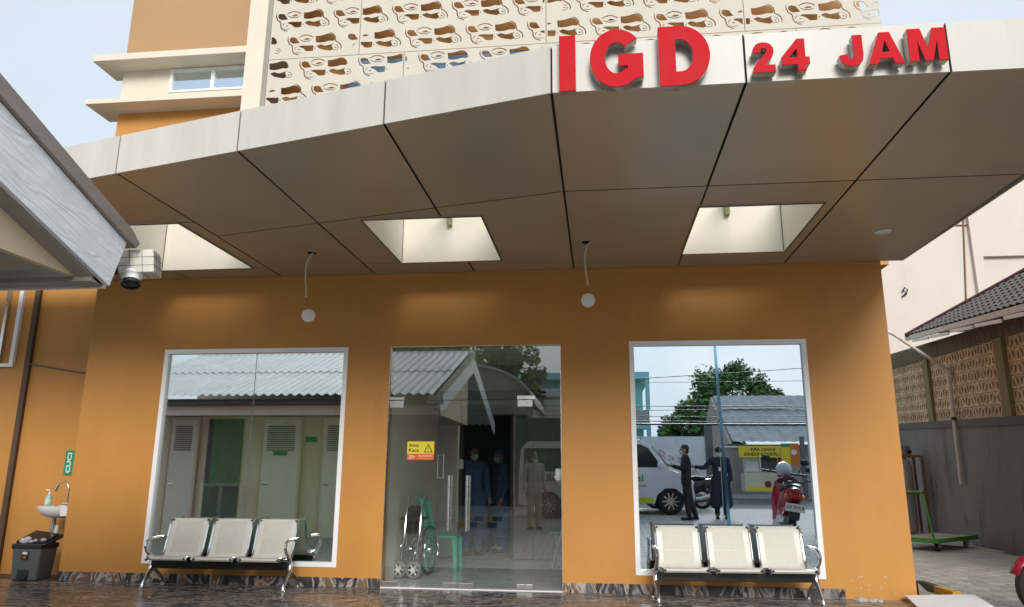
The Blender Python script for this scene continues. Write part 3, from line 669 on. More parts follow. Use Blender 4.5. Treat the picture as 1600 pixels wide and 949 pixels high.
for a in (('I', -.197, -.096, 3.488, 3.866, .045, 0), ('G', -.008, .318, 3.49, 3.88, .06, 0), ('D', .408, .712, 3.478, 3.876, .06, 0),
          ('2', .955, 1.09, 3.537, 3.735, .055, 0), ('4', 1.125, 1.285, 3.537, 3.745, .055, 0), ('J', 1.455, 1.59, 3.545, 3.747, .055, 0),
          ('A', 1.615, 1.815, 3.55, 3.755, .055, 0), ('M', 1.845, 2.055, 3.555, 3.765, .055, 0)):
    letter(*a)
# ---------------------------------------------------------------- low annex on the left (its gable end faces the porch)
ann = thing('low_annex', 'low annex with white wood-grain bargeboard, corrugated roof and arched gable at the left edge', 'building', (-2.75, -4.4, zg(-4.4)))
SL = .356; RY = -7.9
def bz(y): return 2.52+SL*(-4.386-y) if y > RY else 2.52+SL*(-4.386-RY)-SL*(RY-y)
poly = [(-4.487, 2.233), (-4.386, 2.52), (RY, bz(RY)), (RY, bz(RY)-.345), (-5.333, 2.521)]
MB().prism(poly, .028, 'x', -2.775).build('bargeboard', M_fibre, ann, world=True)
b2 = [(-11.3, 2.233), (-11.4, 2.52), (RY-.001, bz(RY)), (RY-.001, bz(RY)-.345)]
MB().prism(b2, .028, 'x', -2.775).build('bargeboard', M_fibre, ann, world=True)
ed = MB(); ed.prism([(-4.33, 2.505), (-4.30, 2.54), (-4.38, 2.60), (RY, bz(RY)+.125), (RY, bz(RY)+.004)], .07, 'x', -2.79); ed.build('roof_edge', mat('brown_edge_metal', (.28, .235, .205), .5, var=.25, vs=3, vscale=(1, .4, 3), stain=(6, .6, .6), stc=(.07, .055, .045)), ann, world=True)
# corrugated sheets
def sheet(x0, x1, ya, za, yb, zb):
    mb = MB(); n = int((x1-x0)/.022); k = 4
    for i in range(n+1):
        x = x0+(x1-x0)*i/n; dz = .02*math.sin(2*math.pi*x/.165)
        for j in range(k+1): mb.v.append((x, ya+(yb-ya)*j/k, za+(zb-za)*j/k+dz))
    for i in range(n):
        for j in range(k): a = i*(k+1)+j; mb.f.append((a, a+1, a+k+2, a+k+1))
    return mb.build('roof_sheet', M_corr, ann, smooth=True, world=True)
M_corr = mat('corrugated_roof', (.8, .81, .82), .6, var=.1, vs=2, stain=(3, .6, .5), stc=(.4, .4, .38))
for i in range(7):
    x0 = -9.3+.92*i
    sheet(x0, min(x0+.93, -2.8), -4.22, 2.56, -6.1, 2.56+SL*1.88)
    sheet(x0, min(x0+.93, -2.8), -6.0, 2.545+SL*1.78+.03, RY, 2.57+SL*3.68+.02)
sheet(-9.3, -2.8, -11.5, 2.5, RY, bz(RY)+.05)
MB().tube([(-9.3, RY, bz(RY)+.08), (-2.76, RY, bz(RY)+.08)], .07, 8).build('ridge_cap', M_corr, ann, world=True)
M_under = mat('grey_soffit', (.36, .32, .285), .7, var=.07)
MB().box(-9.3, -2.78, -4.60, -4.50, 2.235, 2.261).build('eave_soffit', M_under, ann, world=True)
MB().box(-9.3, -2.78, -4.50, -4.47, 2.222, 2.52).build('eave_fascia', M_white, ann, world=True)
MB().tube([(-9.3, -4.40, 2.44), (-2.84, -4.40, 2.44)], .06, 10).build('gutter', M_grey, ann, world=True)
def quad(mb, a, b, c, d): return mb.add([a, b, c, d], [(0, 1, 2, 3)])
# verge soffit and gable with an arch
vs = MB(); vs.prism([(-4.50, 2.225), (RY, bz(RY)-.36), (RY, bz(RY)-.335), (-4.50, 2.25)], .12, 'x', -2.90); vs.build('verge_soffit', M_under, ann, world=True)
MB().prism([(-4.56, 2.262), (-4.56, 2.275), (RY, bz(RY)-.262), (RY, 2.262)], .04, 'x', -2.92).build('gable_panel', mat('cream_gable', (.66, .55, .38), .7, var=.05), ann, world=True)
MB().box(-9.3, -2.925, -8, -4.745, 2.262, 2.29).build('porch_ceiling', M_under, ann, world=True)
M_annw = mat('annex_cream_wall', (.7, .66, .57), .7, var=.07, vs=1.5, stain=(1.6, .6, .35), stc=(.32, .28, .22))
MB().box(-9.3, -4.5, -5.5, -5.3, -.1, 2.261).build('front_wall', M_annw, ann, world=True)
MB().box(-4.7, -4.5, -8, -5.51, -.1, 2.261).build('end_wall', M_annw, ann, world=True)
MB().box(-9.3, -3.1, -8.2, -8.0, -.1, 3.6).build('rear_wall', M_annw, ann, world=True)
for x0, x1, lab in ((-8.2, -7.66, 0), (-6.34, -5.6, 1), (-5.16, -4.6, 0)):
    d = MB().box(x0, x1, -5.295, -5.26, .03, 2.2).build('door', M_white, ann, world=True)
    l_ = MB()
    for k in range(12): l_.box(x0+.1, x1-.1, -5.258, -5.245, 1.62+.04*k, 1.64+.04*k)
    l_.build('louvre', M_grey, d, world=True, kind='stuff')
    MB().tube([(x0+.07, -5.22, 1.0), (x0+.19, -5.22, 1.0)], .012, 6).build('handle', M_chrome, d, world=True)
    fr = MB(); fr.box(x0-.05, x0, -5.299, -5.24, 0, 2.25); fr.box(x1, x1+.05, -5.299, -5.24, 0, 2.25); fr.box(x0, x1, -5.299, -5.24, 2.2, 2.25); fr.build('frame', M_cream, d, world=True)
    if lab:
        p_ = MB().box(-6.1, -5.83, -5.258, -5.25, 1.53, 1.61).build('sign_plate', M_green, d, world=True)
MB().box(-7.44, -6.75, -5.298, -5.27, .0, 2.21).build('dark_doorway', M_intd, ann, world=True)
MB().box(-5.5, -5.28, -5.299, -5.29, 1.78, 1.88).build('door_sign', M_green, ann, world=True)
# ---------------------------------------------------------------- surveillance camera on the annex roof corner
cc = thing('surveillance_camera', 'white camera box with a short round lens hood, fixed under the annex roof corner', 'camera', (-2.79, -4.2, 2.42))
cc.rotation_euler = (R(4), R(-6), R(20))
bx = MB().box(-.085, .115, -.09, .12, -.045, .095).build('housing', mat('camera_housing', (.62, .59, .5), .45, var=.12, vs=20), cc, bevel=.006)
jt = MB()
for z in (0.0, .05): jt.box(-.0865, .1165, -.0915, .1215, z-.0015, z+.0015)
for x_ in (-.02, .05): jt.box(x_-.0015, x_+.0015, -.0918, .1218, -.046, .0965)
for y_ in (-.02, .05): jt.box(-.0868, .1168, y_-.0015, y_+.0015, -.0463, .0968)
jt.build('joint_lines', M_grey, cc, kind='stuff')
MB().lathe([(.062, -.045), (.062, -.065), (.05, -.075), (.052, -.12), (.046, -.125), (.044, -.1)], 20, Matrix.Translation((-.02, -.02, 0)) @ Matrix.Rotation(R(-24), 4, 'X')).build('lens_hood', M_porc, cc, smooth=True)
MB().lathe([(.043, -.108), (.03, -.122), (.0, -.126)], 16, Matrix.Translation((-.02, -.02, 0)) @ Matrix.Rotation(R(-24), 4, 'X')).build('lens', M_dark, cc, smooth=True)
MB().lathe([(.0545, -.105), (.0545, -.128), (.045, -.128), (.045, -.105)], 20, Matrix.Translation((-.02, -.02, 0)) @ Matrix.Rotation(R(-24), 4, 'X')).build('lens_ring', M_dark, cc, smooth=True)
MB().bar((-.16, .05, .0), (-.08, .03, 0), .05, .06).build('bracket', M_dark, cc)
# ---------------------------------------------------------------- waiting benches
PROF = [(-.268, .296), (-.280, .312), (-.270, .330), (-.22, .333), (-.10, .318), (.0, .304), (.035, .306), (.06, .330), (.085, .42), (.115, .53), (.145, .63), (.168, .69), (.185, .702)]
def strip(mb, prof, x0, x1, th):
    n = len(prof); N = []
    for i in range(n):
        a = Vector(prof[max(i-1, 0)]); b = Vector(prof[min(i+1, n-1)]); d = (b-a).normalized(); N.append((-d.y, d.x))
    vs = []; fs = []
    for x in (x0, x1):
        vs += [(x, p[0], p[1]) for p in prof]+[(x, p[0]-q[0]*th, p[1]-q[1]*th) for p, q in zip(prof, N)]
    for i in range(n-1):
        fs += [(i, i+1, 2*n+i+1, 2*n+i), (n+i, 3*n+i, 3*n+i+1, n+i+1), (i, n+i, n+i+1, i+1), (2*n+i, 2*n+i+1, 3*n+i+1, 3*n+i)]
    fs += [(0, 2*n, 3*n, n), (n-1, 2*n-1, 4*n-1, 3*n-1)]
    return mb.add(vs, fs)
def bench(label, loc, rz):
    t_ = thing('waiting_bench', label, 'bench', loc, rz, 'three-seat steel waiting benches')
    for k in (-1, 0, 1):
        x = k*.512
        mb = MB(); strip(mb, PROF, -.215, .215, .008); s_ = mb.build('seat', M_seat, t_, smooth=True); s_.location = (x, 0, 0)
        up_ = [(p[0]-.0015*0, p[1]) for p in PROF]
        seatin = [(-.225, .3345), (-.10, .3195), (-.0, .3056), (.03, .307)]
        backin = [(.064, .340), (.084, .425), (.1135, .532), (.1385, .615)]
        mb = MB(); strip(mb, [(a, b+.0012) for a, b in seatin], -.155, .155, .002); mb.build('perforated_panel', M_seatin, s_, smooth=True)
        mb = MB(); strip(mb, [(a-.0022, b) for a, b in [(.066, .348), (.0795, .4), (.098, .468)]], -.155, .155, .0024); mb.build('perforated_panel', M_seatin, s_, smooth=True)
        mb = MB(); strip(mb, [(a-.0022, b) for a, b in [(.0992, .4725), (.1135, .526), (.145, .63), (.163, .679)]], -.155, .155, .0024); mb.build('perforated_panel', M_seatin, s_, smooth=True)
        for sx in (-.222, .222):
            mb = MB(); mb.tube([(sx, p[0]-.004, p[1]) for p in PROF], .0125, 8); mb.build('side_rail', M_chrome, s_, smooth=True)
        for sx in (-.2, .2):
            for p in ((.173, .688), (-.272, .318)): MB().ball((sx, p[0]-.01, p[1]), .011, 8).build('bolt', M_dark, s_)
        br = MB(); br.box(-.16, .16, -.09, -.03, .284, .302); br.build('seat_bracket', M_dark, s_)
    MB().box(-.765, .765, -.115, -.05, .198, .282).build('beam', M_beam, t_, bevel=.006)
    for sx in (-.775, .775):
        lg = MB(); lg.tube([(sx, -.075, .285), (sx, -.075, .22), (sx, -.105, .175), (sx, -.17, .10), (sx, -.225, .045), (sx, -.23, .018)], [.028, .030, .026, .021, .018, .016], 10)
        l_ = lg.build('leg', M_chrome, t_, smooth=True)
        MB().lathe([(.026, 0), (.026, .01), (.014, .022)], 14, Matrix.Translation((sx, -.23, 0))).build('foot', M_steel, l_, smooth=True)
        lg = MB(); lg.tube([(sx, -.075, .235), (sx, -.04, .185), (sx, .06, .13), (sx, .15, .07), (sx, .175, .018)], [.026, .024, .02, .017, .015], 10)
        l_ = lg.build('leg', M_chrome, t_, smooth=True)
        MB().lathe([(.026, 0), (.026, .01), (.014, .022)], 14, Matrix.Translation((sx, .175, 0))).build('foot', M_steel, l_, smooth=True)
        ar = MB(); ar.tube([(sx, -.07, .285), (sx, -.13, .335), (sx, -.21, .385), (sx, -.245, .44), (sx, -.22, .488), (sx, -.15, .508), (sx, -.02, .512), (sx, .08, .512)], [.02, .019, .017, .017, .017, .019, .019, .015], 10)
        ar.build('armrest', M_chrome, t_, smooth=True)
    return t_
bench('cream steel three-seat bench under the left window, beside the entrance', (-4.065, -.245, 0), R(.7))
bench('cream steel three-seat bench under the right window, set at a slight angle', (1.295, -.335, 0), R(4.6))
# ---------------------------------------------------------------- washbasin corner
sk = thing('washbasin', 'white wall-hung washbasin with gooseneck tap around the left building corner', 'sink', (-6.38, .22, 0))
vs = []; fs = []; prof = [(1.0, .805), (1.0, .785), (.93, .745), (.75, .70), (.5, .672), (.3, .665)]; n = 20
mb = MB()
def bowl(prof, sx, sy):
    vs = []; fs = []
    for r, z in prof: vs += [(-.03+sx*r*math.cos(2*math.pi*j/n)*(1 if math.cos(2*math.pi*j/n) < 0 else .72), sy*r*math.sin(2*math.pi*j/n), z) for j in range(n)]
    for i in range(len(prof)-1):
        for j in range(n): a = i*n+j; b = i*n+(j+1) % n; fs.append((a, b, b+n, a+n))
    fs.append(tuple((len(prof)-1)*n+j for j in range(n))); return vs, fs
mb.add(*bowl(prof+[], .285, .2)); mb.add(*bowl([(1.0, .805), (.93, .806), (.88, .79), (.7, .735), (.3, .71)], .285, .2))
mb.box(.09, .205, -.17, .17, .70, .802); mb.build('basin', M_porc, sk, smooth=True)
tp = MB().tube([(.03, 0, .80), (.03, 0, 1.0), (.015, 0, 1.055), (-.03, 0, 1.085), (-.08, 0, 1.08), (-.115, 0, 1.05), (-.13, 0, 1.005)], .011, 10).build('tap', M_steel, sk, smooth=True)
MB().tube([(-.112, 0, 1.055), (-.138, 0, .975)], .016, 10).build('aerator', M_chrome, tp, smooth=True)
MB().tube([(-.0, -.02, .83), (.07, -.02, .83)], .018, 10).build('tap_valve', M_chrome, sk, smooth=True)
tr = MB(); tr.tube([(-.11, 0, .67), (-.11, 0, .48), ], .028, 12); tr.build('trap', M_steel, sk, smooth=True)
wp = MB(); wp.tube([(-.06, .02, .58), (-.07, .0, .42), (-.075, -.02, .15), (-.08, -.03, -.01)], .024, 10); w_ = wp.build('waste_pipe', M_pvc, sk, smooth=True)
MB().tube([(-.078, -.028, .18), (-.08, -.03, .10)], .031, 10).build('pipe_collar', M_grey, w_, smooth=True)
so_ = thing('soap_bottle', 'pump bottle of pale green soap on the washbasin rim', 'bottle', (-6.545, .16, .806))
MB().lathe([(.036, 0), (.038, .01), (.038, .10), (.03, .122), (.014, .132)], 16).build('bottle', M_soap, so_, smooth=True)
MB().lathe([(.0385, .025), (.0388, .026), (.0388, .085), (.0385, .086)], 16).build('label', mat('soap_label', (.65, .75, .7), .4, var=.3, vs=40), so_)
p_ = MB(); p_.lathe([(.014, .132), (.014, .155), (.005, .157), (.005, .185)], 10); p_.tube([(.0, 0, .185), (-.045, 0, .183)], .008, 8); p_.build('pump', M_porc, so_, smooth=True)
bn = thing('pedal_bin', 'grey pedal bin with its black lid propped open by rubbish', 'bin', (-6.50, .0, zg(0)+.02))
mb = MB(); 
def taper(mb, w0, d0, w1, d1, z0, z1):
    return mb.add([(-w0, -d0, z0), (w0, -d0, z0), (w0, d0, z0), (-w0, d0, z0), (-w1, -d1, z1), (w1, -d1, z1), (w1, d1, z1), (-w1, d1, z1)], [(0, 3, 2, 1), (4, 5, 6, 7), (0, 1, 5, 4), (1, 2, 6, 5), (2, 3, 7, 6), (3, 0, 4, 7)])
taper(mb, .155, .125, .18, .14, .0, .365); mb.build('body', M_grey, bn, bevel=.02)
mb = MB(); taper(mb, .187, .147, .187, .147, .345, .40); mb.build('rim', M_dark, bn, bevel=.012)
mb = MB(); mb.box(-.37, 0, -.15, .15, -.012, .02); mb.box(-.33, -.04, -.12, .12, .02, .035); l_ = mb.build('lid', M_dark, bn, bevel=.012); l_.location = (.185, .06, .415); l_.rotation_euler = (R(20), R(7), 0)
mb = MB(); mb.box(-.075, .055, -.137, -.12, .03, .12); mb.build('pedal_recess', M_dark, bn)
MB().box(-.06, .05, -.165, -.12, .022, .045).build('pedal', M_dark, bn)
st_ = MB().box(-.045, .035, -.1455, -.135, .23, .32).build('sticker', M_dark, bn)
MB().box(-.035, .025, -.147, -.1452, .285, .315).build('sticker_panel', M_porc, st_); MB().box(-.02, .012, -.147, -.1452, .24, .265).build('sticker_mark', M_orr, st_)
tb = MB()
for _ in range(16): tb.ball((random.uniform(-.13, .11), random.uniform(-.1, .08), .405+random.uniform(0, .035)), random.uniform(.02, .05), 6, (1, .9, .7))
o = tb.build('rubbish', M_bag); o.parent = None; o.location = bn.location; o['kind'] = 'stuff'; tag(o, 'crumpled white and red rubbish overflowing from the pedal bin', 'rubbish')
gs = thing('green_notice', 'narrow green notice with white letters on the wall above the washbasin', 'sign', (-6.58, .615, 1.32))
MB().box(-.165, .14, -.012, .0, -.15, .15).build('plate', M_green, gs)
text_obj('lettering', 'CUCI', M_white, gs, (-.075, -.012, -.13), (0, 0, 1), (-1, 0, 0), .25, .06, .002, .03)
text_obj('lettering', 'TANGAN', M_white, gs, (.035, -.012, -.13), (0, 0, 1), (-1, 0, 0), .26, .06, .002, .03)
al = thing('aluminium_window_frame', 'tall white aluminium frame high on the set-back wall at the far left', 'window frame', (-8.1, .6, 2.55))
f_ = MB(); f_.box(-.6, .44, -.03, .015, 0, .045); f_.build('bottom_rail', M_alu, al)
MB().box(.385, .44, -.031, .016, .046, 1.5).build('stile', M_alu, al); MB().box(.195, .235, -.024, .016, .046, 1.5).build('stile', M_steel, al)
tag(MB().tube([(-7.42, .6, 2.585), (-6.9, .607, 2.50), (-6.40, .61, 2.42)], .011, 8).build('wall_conduit', M_grey, smooth=True), 'thin grey conduit sloping along the set-back orange wall', 'conduit')
# ---------------------------------------------------------------- things in the lobby
ws = thing('warning_sticker', 'yellow and red Awas Kaca glass warning sticker on the left door leaf', 'sign', (-2.15, .024, 1.357))
MB().box(0, .31, -.002, .0, .068, .204).build('yellow_panel', M_yell, ws); MB().box(0, .31, -.002, .0, .0, .0675).build('red_panel', M_orr, ws)
text_obj('lettering', 'Awas', M_dark, ws, (.02, -.002, .143), (1, 0, 0), (0, 0, 1), .115, .04, .001, .015)
text_obj('lettering', 'Kaca', M_dark, ws, (.02, -.002, .088), (1, 0, 0), (0, 0, 1), .115, .04, .001, .015)
MB().holed([(.19, .083), (.295, .083), (.2425, .178)], [[(.205, .091), (.28, .091), (.2425, .162)]], .001, 'y', -.003).build('warning_triangle', M_dark, ws)
MB().box(.2395, .2455, -.003, -.002, .108, .138).build('exclamation_mark', M_dark, ws)
MB().prism([(.01, .012), (.07, .012), (.10, .034), (.07, .056), (.01, .056), (.035, .034)], .001, 'y', -.003).build('arrow', mat('pale_orange', (.75, .42, .25), .5), ws)
text_obj('lettering', 'SILAHKAN', M_porc, ws, (.13, -.002, .036), (1, 0, 0), (0, 0, 1), .16, .019, .001, .01)
text_obj('lettering', 'HATI-HATI', M_yell, ws, (.13, -.002, .012), (1, 0, 0), (0, 0, 1), .15, .012, .001, .0)
def wheel(mb_t, c, r, rt_, ax='x', n=24):
    """torus tyre in a plane perpendicular to ax"""
    m = Matrix.Translation(c) @ (Matrix.Rotation(R(90), 4, 'Y') if ax == 'x' else Matrix.Rotation(R(90), 4, 'X'))
    pts = [(r*math.cos(2*math.pi*i/n), r*math.sin(2*math.pi*i/n)) for i in range(n)]; k = 8; vs = []; fs = []
    for i in range(n):
        a = 2*math.pi*i/n
        for j in range(k):
            b = 2*math.pi*j/k; q = r+rt_*math.cos(b); vs.append((q*math.cos(a), q*math.sin(a), rt_*math.sin(b)*1.0))
    for i in range(n):
        for j in range(k): fs.append((i*k+j, ((i+1) % n)*k+j, ((i+1) % n)*k+(j+1) % k, i*k+(j+1) % k))
    return mb_t.add(vs, fs, m)
def spokes(mb, c, r, num, w_, ax='x', hub=.03, hw=.02):
    m = Matrix.Translation(c) @ (Matrix.Rotation(R(90), 4, 'Y') if ax == 'x' else Matrix.Rotation(R(90), 4, 'X'))
    for i in range(num):
        a = 2*math.pi*i/num; mm = m @ Matrix.Rotation(a, 4, 'Z'); mb.box(hub*.6, r, -w_/2, w_/2, -w_/2, w_/2, mm)
    mb.lathe([(hub, -hw), (hub, hw)], 12, m); return mb
wc = thing('folded_wheelchair', 'folded steel wheelchair with black fabric parked behind the left door leaf', 'wheelchair', (-2.27, .85, 0), R(-8))
M_ctyre = mat('grey_tyre', (.22, .22, .21), .7, var=.1)
for k, x_ in enumerate((-.105, .085)):
    cw = wheel(MB(), (x_, -.12, .10), .082, .02, 'y', 20).build('caster_wheel', M_ctyre, wc, smooth=True)
    spokes(MB(), (x_, -.12, .10), .07, 6, .014, 'y', .03, .02).build('rim', M_alu, cw)
    MB().tube([(x_+.04, -.15, .10), (x_+.045, -.09, .24), (x_+.05, -.05, .30)], .012, 8).build('fork', M_chrome, wc, smooth=True)
    MB().tube([(x_+.035, -.12, .22), (x_+.055, -.10, .5), (x_+.045, -.04, .74), (x_+.05, .05, .94), (x_+.055, -.02, .97)], .0135, 8).build('front_tube', M_chrome, wc, smooth=True)
    MB().tube([(x_+.0, .1, .30), (x_+.02, .0, .66), (x_+.02, .25, .66)], .012, 8).build('side_tube', M_steel, wc, smooth=True)
    MB().box(x_-.005, x_+.045, -.1, .22, .665, .695).build('arm_pad', M_dark, wc, bevel=.008)
for x_ in (-.13, .115):
    bw = wheel(MB(), (x_, .30, .29), .275, .017, 'x', 32).build('drive_wheel', M_dark, wc, smooth=True)
    spokes(MB(), (x_, .30, .29), .27, 16, .004, 'x', .035, .03).build('rim', M_chrome, bw)
    wheel(MB(), (x_+(.03 if x_ > 0 else -.03), .30, .29), .24, .008, 'x', 28).build('push_ring', M_chrome, bw, smooth=True)
fb = MB()
for k in range(4): fb.bar((-.06+.035*k, .02, .5+.03*(k % 2)), (-.055+.034*k, .10, .80+.02*(k % 2)), .026, .16)
fb.build('folded_fabric', M_cloth_b, wc, bevel=.01)
MB().tube([(-.12, -.09, .42), (-.15, -.13, .52)], .008, 6).build('brake_lever', M_chrome, wc)
MB().tube([(-.06, .0, .3), (.12, .1, .62)], .01, 6).build('cross_brace', M_steel, wc); MB().tube([(.12, .0, .3), (-.06, .1, .62)], .01, 6).build('cross_brace', M_steel, wc)
gc = thing('plastic_chair', 'green plastic chair standing behind the folded wheelchair', 'chair', (-2.05, 1.7, 0))
mb = MB(); mb.box(-.19, .2, -.2, .2, .40, .43); s_ = mb.build('seat', M_gplas, gc, bevel=.02)
for sx, sy in ((-.17, -.17), (.18, -.17), (.18, .17), (-.17, .17)):
    mb = MB(); mb.add([(sx-.03, sy-.03, .40), (sx+.03, sy-.03, .40), (sx+.03, sy+.03, .40), (sx-.03, sy+.03, .40)]+[(sx*1.12-.018, sy*1.12-.018, 0), (sx*1.12+.018, sy*1.12-.018, 0), (sx*1.12+.018, sy*1.12+.018, 0), (sx*1.12-.018, sy*1.12+.018, 0)], [(0, 1, 2, 3), (4, 5, 6, 7), (0, 1, 5, 4), (1, 2, 6, 5), (2, 3, 7, 6), (3, 0, 4, 7)]); mb.build('leg', M_gplas, gc)
bk_ = MB(); pts = [(-.185, .42), (-.2, .55), (-.24, .74), (-.285, .88)]
for sy in (-.185, .185): bk_.tube([(p[0], sy*(1 if p[1] < .75 else .85), p[1]) for p in pts], .024, 8)
bk_.build('back_post', M_gplas, gc, kind='stuff', smooth=True)
MB().tube([(-.285, -.16, .875), (-.295, -.08, .91), (-.298, 0, .92), (-.295, .08, .91), (-.285, .16, .875)], .03, 8).build('top_rail', M_gplas, gc, smooth=True)
for sy in (-.09, 0, .09): MB().bar((-.195, sy, .43), (-.285, sy, .88), .045, .012).build('back_slat', M_gplas, gc)
fc = thing('folding_chair', 'chair with pale metal legs and green back at the right edge of the lobby', 'chair', (-.5, 2.3, 0))
for sy in (-.18, .18):
    MB().tube([(-.16, sy, 0), (-.03, sy, .42), (.05, sy, .80)], .014, 8).build('leg', mat('pale_chair_metal', (.55, .55, .42), .35, metal=.4), fc, smooth=True)
    MB().tube([(-.06, sy+.03, 0), (-.10, sy+.03, .44)], .014, 8).build('leg', MATS['pale_chair_metal'], fc, smooth=True)
MB().box(-.18, .06, -.19, .19, .43, .46).build('seat', M_gplas, fc, bevel=.01); MB().box(.03, .055, -.19, .19, .55, .82).build('backrest', M_gplas, fc, bevel=.01)
ds = thing('soap_dispenser', 'small white dispenser fixed by the right door jamb', 'dispenser', (-.44, .12, 1.12))
MB().box(-.045, .04, -.03, .04, .02, .15).build('body', M_porc, ds, bevel=.01); MB().box(-.03, .025, -.045, .03, .0, .022).build('nozzle', M_grey, ds); MB().box(-.06, -.02, -.02, .02, .05, .075).build('push_lever', M_porc, ds)
sb = thing('sanitizer_bottle', 'white pump bottle fixed to the dark inner door frame', 'bottle', (-2.07, 2.96, 1.28))
MB().lathe([(.04, 0), (.04, .13), (.02, .15)], 14).build('bottle', M_porc, sb, smooth=True); MB().lathe([(.012, .15), (.012, .2)], 8).build('pump', M_grey, sb)
cb = thing('glass_cabinet', 'white glass-fronted cabinet standing behind the left window', 'cabinet', (-4.36, .24, 0))
for a in ((-.25, -.21, -.15, -.11, 0, 1.05), (.21, .25, -.15, -.11, 0, 1.05)): MB().box(*a).build('post', M_white, cb)
MB().box(-.25, .25, -.15, .15, 1.051, 1.09).build('top', M_white, cb); MB().box(-.25, .25, .13, .15, 0, 1.05).build('back_panel', M_curtain, cb)
for z in (.3, .65): MB().box(-.209, .209, -.13, .129, z, z+.02).build('shelf', M_white, cb)
MB().box(-.209, .209, -.135, -.13, 0.02, 1.04).build('pane', M_clear, cb); MB().box(-.02, .02, -.15, -.136, .02, 1.04).build('stile', M_white, cb)
def curtain(x0, x1, z1, lab, y=.46):
    mb = MB(); n = int((x1-x0)/.03)
    for i in range(n+1):
        x = x0+(x1-x0)*i/n; mb.v += [(x, y+.03*math.sin(i*1.1)+.02*math.sin(i*.37), .02), (x, y+.025*math.sin(i*1.1+.3), z1)]
    mb.f = [(2*i, 2*i+2, 2*i+3, 2*i+1) for i in range(n)]
    o = mb.build('hanging_curtain', M_curtain, smooth=True); m_ = o.modifiers.new('thick', 'SOLIDIFY'); m_.thickness = .004
    tag(o, lab, 'curtain')
curtain(-4.72, -2.6, 1.9, 'pleated green curtain hanging inside the left window')
